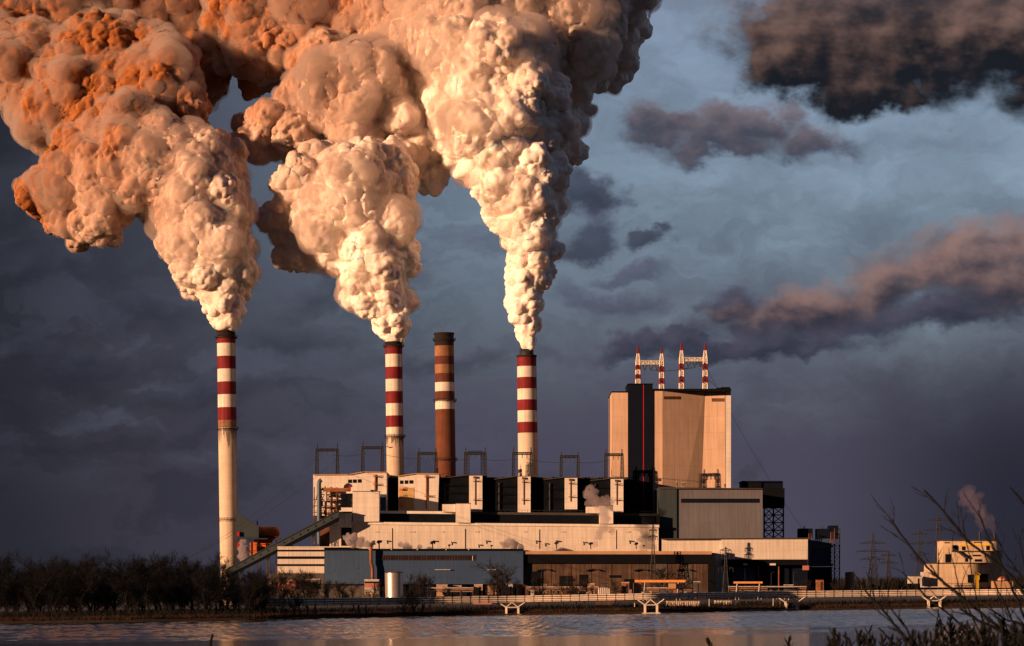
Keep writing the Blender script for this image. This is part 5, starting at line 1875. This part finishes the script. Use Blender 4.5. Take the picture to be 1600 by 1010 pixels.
# undergrowth and reeds: nobody could count these
def blades(name, n_, place, mats, hmin, hmax, wd, kind="stuff", label=None, lean=0.25):
    rg = np.random.default_rng(len(name))
    vs, fs = [], []
    for k in range(n_):
        p = place(rg)
        h_ = rg.uniform(hmin, hmax)
        a = rg.uniform(0, math.pi)
        w_ = np.array([math.cos(a), math.sin(a), 0]) * wd
        tip = np.array([rg.normal(0, lean) * h_, rg.normal(0, lean) * h_, h_])
        q = np.array(p)
        i = len(vs)
        vs += [q - w_, q + w_, q + tip * 0.55 + w_ * 0.7, q + tip * 0.55 - w_ * 0.7, q + tip]
        fs += [(i, i + 1, i + 2, i + 3), (i + 3, i + 2, i + 4)]
    me = bpy.data.meshes.new(name)
    me.from_pydata([tuple(v_) for v_ in vs], [], fs)
    me.materials.append(mats)
    o = bpy.data.objects.new(name, me)
    COL.objects.link(o)
    props(o, label, None, None, kind)
    return o


REED = mat("dry_reeds", (0.062, 0.030, 0.018), 1.0, 0.4, 0.12, tint=(0.03, 0.02, 0.013))
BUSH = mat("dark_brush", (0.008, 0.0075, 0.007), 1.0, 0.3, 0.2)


def place_reed(rg):
    px = rg.uniform(-60, 1660)
    p = shore_pt(px)
    d = rg.uniform(2.2, 5.5)
    return (p.x, p.y + d, 0.1 + 0.2 * d)


def place_brush(rg):
    px = rg.uniform(-60, 430) if rg.random() < 0.6 else rg.uniform(380, 1660)
    p = shore_pt(px)
    d = rg.uniform(7, 120 if px < 430 else 45)
    return (p.x * (1 + d / p.y), p.y + d, 1.4)


blades("shore_reeds", 26000, place_reed, REED, 0.7, 1.9, 0.07, label="rusty brown dry reeds along the far waterline")
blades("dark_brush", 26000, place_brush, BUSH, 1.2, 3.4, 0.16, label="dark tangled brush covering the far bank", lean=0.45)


def place_far(rg):
    px = rg.uniform(1230, 1720)
    Y = rg.uniform(2700, 3600)
    return ((px - 800) / F * Y, Y, 2.4)


blades("far_wood", 9000, place_far, BUSH, 5, 17, 0.9, label="low dark wood far beyond the small plant", lean=0.2)

# ------------------------------------------------------------------ shrub and weeds on the near bank
YF = 24.0
sh = thing("bare_shrub", "bare dark shrub with long slanting branches in front of the small plant", "shrub", (W(1640, 1010, YF).x, YF, bank_z(4.4, YF)))
SHB = mat("shrub_bark", (0.005, 0.005, 0.0055), 0.9, 0.3, 8.0)
root = W(1690, 1090, YF)


def cp(pts):
    return [(1300 + a * 0.2674, 740 + b_ * 0.2674) for a, b_ in pts]


def branch(pts, r0, r1, dy, twigs=0, seed=0):
    rg = random.Random(seed)
    n = len(pts)
    P = [W(a, b_, YF + dy + 0.25 * i / n) for i, (a, b_) in enumerate(pts)]
    # smooth the polyline
    Q = []
    for i in range(n - 1):
        p0, p1, p2, p3 = P[max(i - 1, 0)], P[i], P[i + 1], P[min(i + 2, n - 1)]
        for k in range(4):
            t = k / 4
            Q.append(0.5 * ((2 * p1) + (p2 - p0) * t + (2 * p0 - 5 * p1 + 4 * p2 - p3) * t * t + (3 * p1 - p0 - 3 * p2 + p3) * t ** 3))
    Q.append(P[-1])
    Q = [q + Vector((rg.gauss(0, .003), 0, rg.gauss(0, .003))) for q in Q]
    r0, r1 = r0 * 1.05, r1 * 1.05
    rad = [r0 + (r1 - r0) * (i / (len(Q) - 1)) ** 0.8 for i in range(len(Q))]
    rad = [r_ * (1.25 if i % 5 == 2 else 1.0) for i, r_ in enumerate(rad)]
    m = MB().tube(Q, rad, 7)
    b_ = part("branch", m, SHB, sh, True)
    for k in range(twigs * 2):
        i = rg.randrange(1, len(Q) - 1)
        d = (Q[i - 1] - Q[i]).normalized()
        v_ = (d + Vector((rg.choice((-1, 1)) * rg.uniform(.3, .8), 0, rg.uniform(-.1, .6)))).normalized() * rg.uniform(.10, .34)
        mm = MB().tube([Q[i], Q[i] + v_ * 0.5 + Vector((0, 0, .01)), Q[i] + v_], [rad[i] * .5, rad[i] * .4, 0.002], 5)
        for s_ in (0.45, 0.75):
            a_ = Q[i] + v_ * s_
            v2 = (v_.normalized() + Vector((rg.uniform(-.8, .8), 0, rg.uniform(-.1, .5)))).normalized() * rg.uniform(.04, .12)
            mm.tube([a_, a_ + v2], [rad[i] * .35, 0.0015], 4)
        part("twig", mm, SHB, b_, True)


BR = [
    ([(535, 95), (600, 160), (720, 310), (800, 400), (900, 475), (1000, 555), (1060, 620), (1140, 720), (1250, 900), (1400, 1250)], .006, .016, 0, 6),
    ([(345, 270), (430, 390), (530, 520), (620, 610), (720, 690), (850, 800), (980, 900), (1100, 985), (1400, 1280)], .007, .015, .3, 6),
    ([(850, 215), (905, 350), (960, 460), (1020, 600), (1060, 680), (1130, 850), (1300, 1200)], .006, .012, .6, 4),
    ([(870, 400), (920, 560), (970, 680), (1010, 760), (1100, 950), (1300, 1250)], .004, .010, .2, 3),
    ([(120, 575), (200, 690), (300, 800), (380, 900), (450, 980), (520, 1060), (900, 1300)], .005, .017, .5, 5),
    ([(290, 710), (350, 800), (430, 900), (480, 1000), (600, 1150)], .004, .011, .45, 2),
    ([(270, 900), (330, 960), (390, 1015), (600, 1150)], .005, .009, .7, 0),
    ([(1040, 80), (1122, 180), (1250, 400), (1400, 900)], .005, .011, .1, 2),
    ([(410, 580), (480, 650), (560, 730), (700, 840), (900, 1010), (1200, 1260)], .004, .010, .8, 4),
    ([(610, 790), (640, 870), (690, 960), (740, 1080), (900, 1300)], .004, .009, .9, 2),
    ([(625, 790), (610, 890), (600, 980), (620, 1120)], .004, .008, .85, 0),
    ([(750, 790), (860, 860), (1000, 930), (1060, 985), (1250, 1200)], .010, .016, .35, 4),
    ([(920, 790), (1010, 850), (1120, 900), (1300, 1100)], .005, .012, .4, 3),
    ([(950, 340), (1000, 450), (1090, 580), (1130, 660), (1250, 1000)], .003, .008, 1.0, 3),
    ([(680, 440), (720, 560), (745, 690), (800, 800), (900, 1010)], .0035, .007, 1.1, 2),
    ([(760, 300), (800, 480), (835, 690), (880, 850), (980, 1100)], .0035, .007, 1.15, 3),
    ([(1095, 360), (1125, 560), (1160, 800), (1240, 1150)], .004, .010, .9, 3),
    ([(1020, 780), (1060, 880), (1080, 960), (1150, 1150)], .006, .009, .95, 2),
]
for k, (pts, r0, r1, dy, tw_) in enumerate(BR):
    branch(cp(pts), r0, r1, dy, tw_, k)

WEED = mat("dead_weed", (0.0035, 0.004, 0.0042), 1.0, 0.3, 6.0)


def weed_proto(seed):
    rg = random.Random(seed)
    t = thing("weed_stalk", "dark spiky dead weed stalk in the clump at the water's edge below the shrub", "weed", (0, 0, 0), "dead weed stalks on the near bank")
    m = MB().tube([(0, 0, 0), (0.01, 0, 0.5), (0.0, 0.01, 1.0)], [.008, .007, .004], 5)
    part("stem", m, WEED, t)
    m = MB()
    for k in range(70):
        s = rg.uniform(0.35, 1.0)
        L_ = 0.11 * (1.05 - s) + 0.025
        a = rg.uniform(0, 6.28)
        p = Vector((0, 0, s))
        v_ = Vector((math.cos(a) * L_, math.sin(a) * L_, L_ * rg.uniform(.8, 1.8)))
        w_ = Vector((-math.sin(a), math.cos(a), 0)) * 0.006
        m.face([p - w_, p + w_, p + v_ * .6 + w_ * 1.3, p + v_, p + v_ * .6 - w_ * 1.3])
    part("seed_head", m, WEED, t)
    return t


wp = [weed_proto(500 + k) for k in range(4)]
ws_ = [(1303, 988), (1312, 1000), (1322, 996), (1330, 1003), (1342, 990), (1350, 1000), (1357, 986), (1366, 1000), (1379, 998), (1392, 1003), (1404, 1000), (1416, 996), (1425, 992), (1436, 999), (1445, 990), (1455, 994), (1464, 976), (1472, 984), (1484, 968), (1490, 984), (1499, 979), (1507, 988), (1511, 980), (1518, 985), (1525, 992), (1534, 978), (1541, 990), (1546, 981), (1556, 994), (1566, 975), (1575, 990), (1584, 980), (1592, 992), (1599, 984), (1478, 1000), (1502, 1000), (1530, 1002), (1552, 1003), (1572, 1000), (1590, 1001), (1110, 1004), (1232, 1004), (1297, 1002)]
for k, (px, rt) in enumerate(ws_):
    Y = 19.0 + (k * 37 % 11) * 0.25
    top = W(px, rt, Y)
    gz = bank_z(top.x, Y) - 0.05
    o = wp[k] if k < 4 else None
    s = top.z - gz
    if o is None:
        copy_thing(wp[k % 4], (top.x, Y, gz), k * 1.7, (min(s, 1.2), min(s, 1.2), s))
    else:
        o.location, o.scale = (top.x, Y, gz), (s, s, s)
# one leaning stake in the water
p0, p1 = W(327, 1016, 520), W(332, 991, 520)
wpz = solo("stake", MB().tube([Vector((p0.x, p0.y, -1.0)), W(329, 1004, 520), W(332.5, 991.5, 520)], [.26, .26, .2], 8), BARK, (p0.x, p0.y, 0), "short dark leaning stake standing in the water", "stake")


# ------------------------------------------------------------------ small steam wisps
def steam_mat(name, dens, col):
    m = bpy.data.materials.new(name)
    m.use_nodes = True
    nt = m.node_tree
    nt.nodes.remove(nt.nodes["Principled BSDF"])
    v_ = nt.nodes.new("ShaderNodeVolumePrincipled")
    v_.inputs["Color"].default_value = (*col, 1)
    v_.inputs["Density"].default_value = dens
    v_.inputs["Anisotropy"].default_value = 0.1
    nt.links.new(v_.outputs[0], nt.nodes["Material Output"].inputs["Volume"])
    return m


STEAM = steam_mat("steam_wisp", 0.5, (0.66, 0.60, 0.62))
STEAMT = steam_mat("thin_steam", 0.15, (0.62, 0.55, 0.57))


def wisp(spheres, Y, m_, seed, label):
    S_ = [sph(a, b_, r_, Y + dy) for a, b_, r_, dy in spheres]
    v, f, w_, nv = billow_mesh("steam_wisp", S_, 0.6 if Y < 2000 else 1.0, seed, 0.8, 12, 1.3)
    o = np_object("steam_wisp", v, f, m_, tuple(W(spheres[0][0], spheres[0][1], Y)))
    props(o, label, "steam", "small steam wisps")


wisp([(580, 853, 3, 0), (573, 851, 5, 0), (563, 848, 7, 2), (552, 845, 7, 4), (543, 841, 5, 6)], YL - 3, STEAM, 21, "steam blowing from the orange pipe's elbow along the cream wall")
wisp([(640, 856, 3, 0), (634, 853, 4.5, 0), (626, 850, 4, 2), (655, 855, 3, 3)], YL + 12, STEAM, 22, "low faint steam wisp at the roof edge between the first two cowls")
wisp([(812, 855, 4, 0), (804, 851, 6, 0), (796, 848, 6, 2), (788, 852, 4, 2)], YL + 12, STEAM, 23, "steam puff over the corner of the blue workshop roof")
wisp([(930, 850, 4, 0), (936, 838, 6, 0), (943, 826, 8, 2), (947, 812, 8, 4), (944, 800, 8, 6), (938, 790, 9, 8), (928, 782, 9, 10), (950, 784, 8, 8), (922, 768, 8, 12), (955, 830, 6, 6)], YL + 16, STEAMT, 24, "tall steam column rising past the white box near the tower")
wisp([(380, 878, 5, 0), (380, 868, 6, 0), (379, 858, 6, 0), (380, 848, 4, 2)], 1840, STEAM, 25, "pale steam puff between the cream chimney and the orange hopper")
wisp([(1532, 831, 3, 0), (1535, 821, 6, 0), (1533, 808, 9, 2), (1527, 796, 11, 6), (1518, 784, 12, 10), (1510, 774, 11, 14), (1528, 778, 7, 8), (1546, 812, 7, 4), (1550, 822, 5, 2), (1554, 830, 3, 0), (1503, 786, 6, 12)], YS + 24, steam_mat("far_steam", 0.016, (0.72, 0.55, 0.55)), 26, "pinkish steam plume above the small stepped plant")
wisp([(1150, 752, 6, 0), (1160, 744, 9, 0), (1172, 736, 11, 3), (1184, 728, 9, 6)], 1935, steam_mat("faint_steam", 0.035, (0.72, 0.62, 0.62)), 27, "faint steam over the black raised bunker beside the tower")
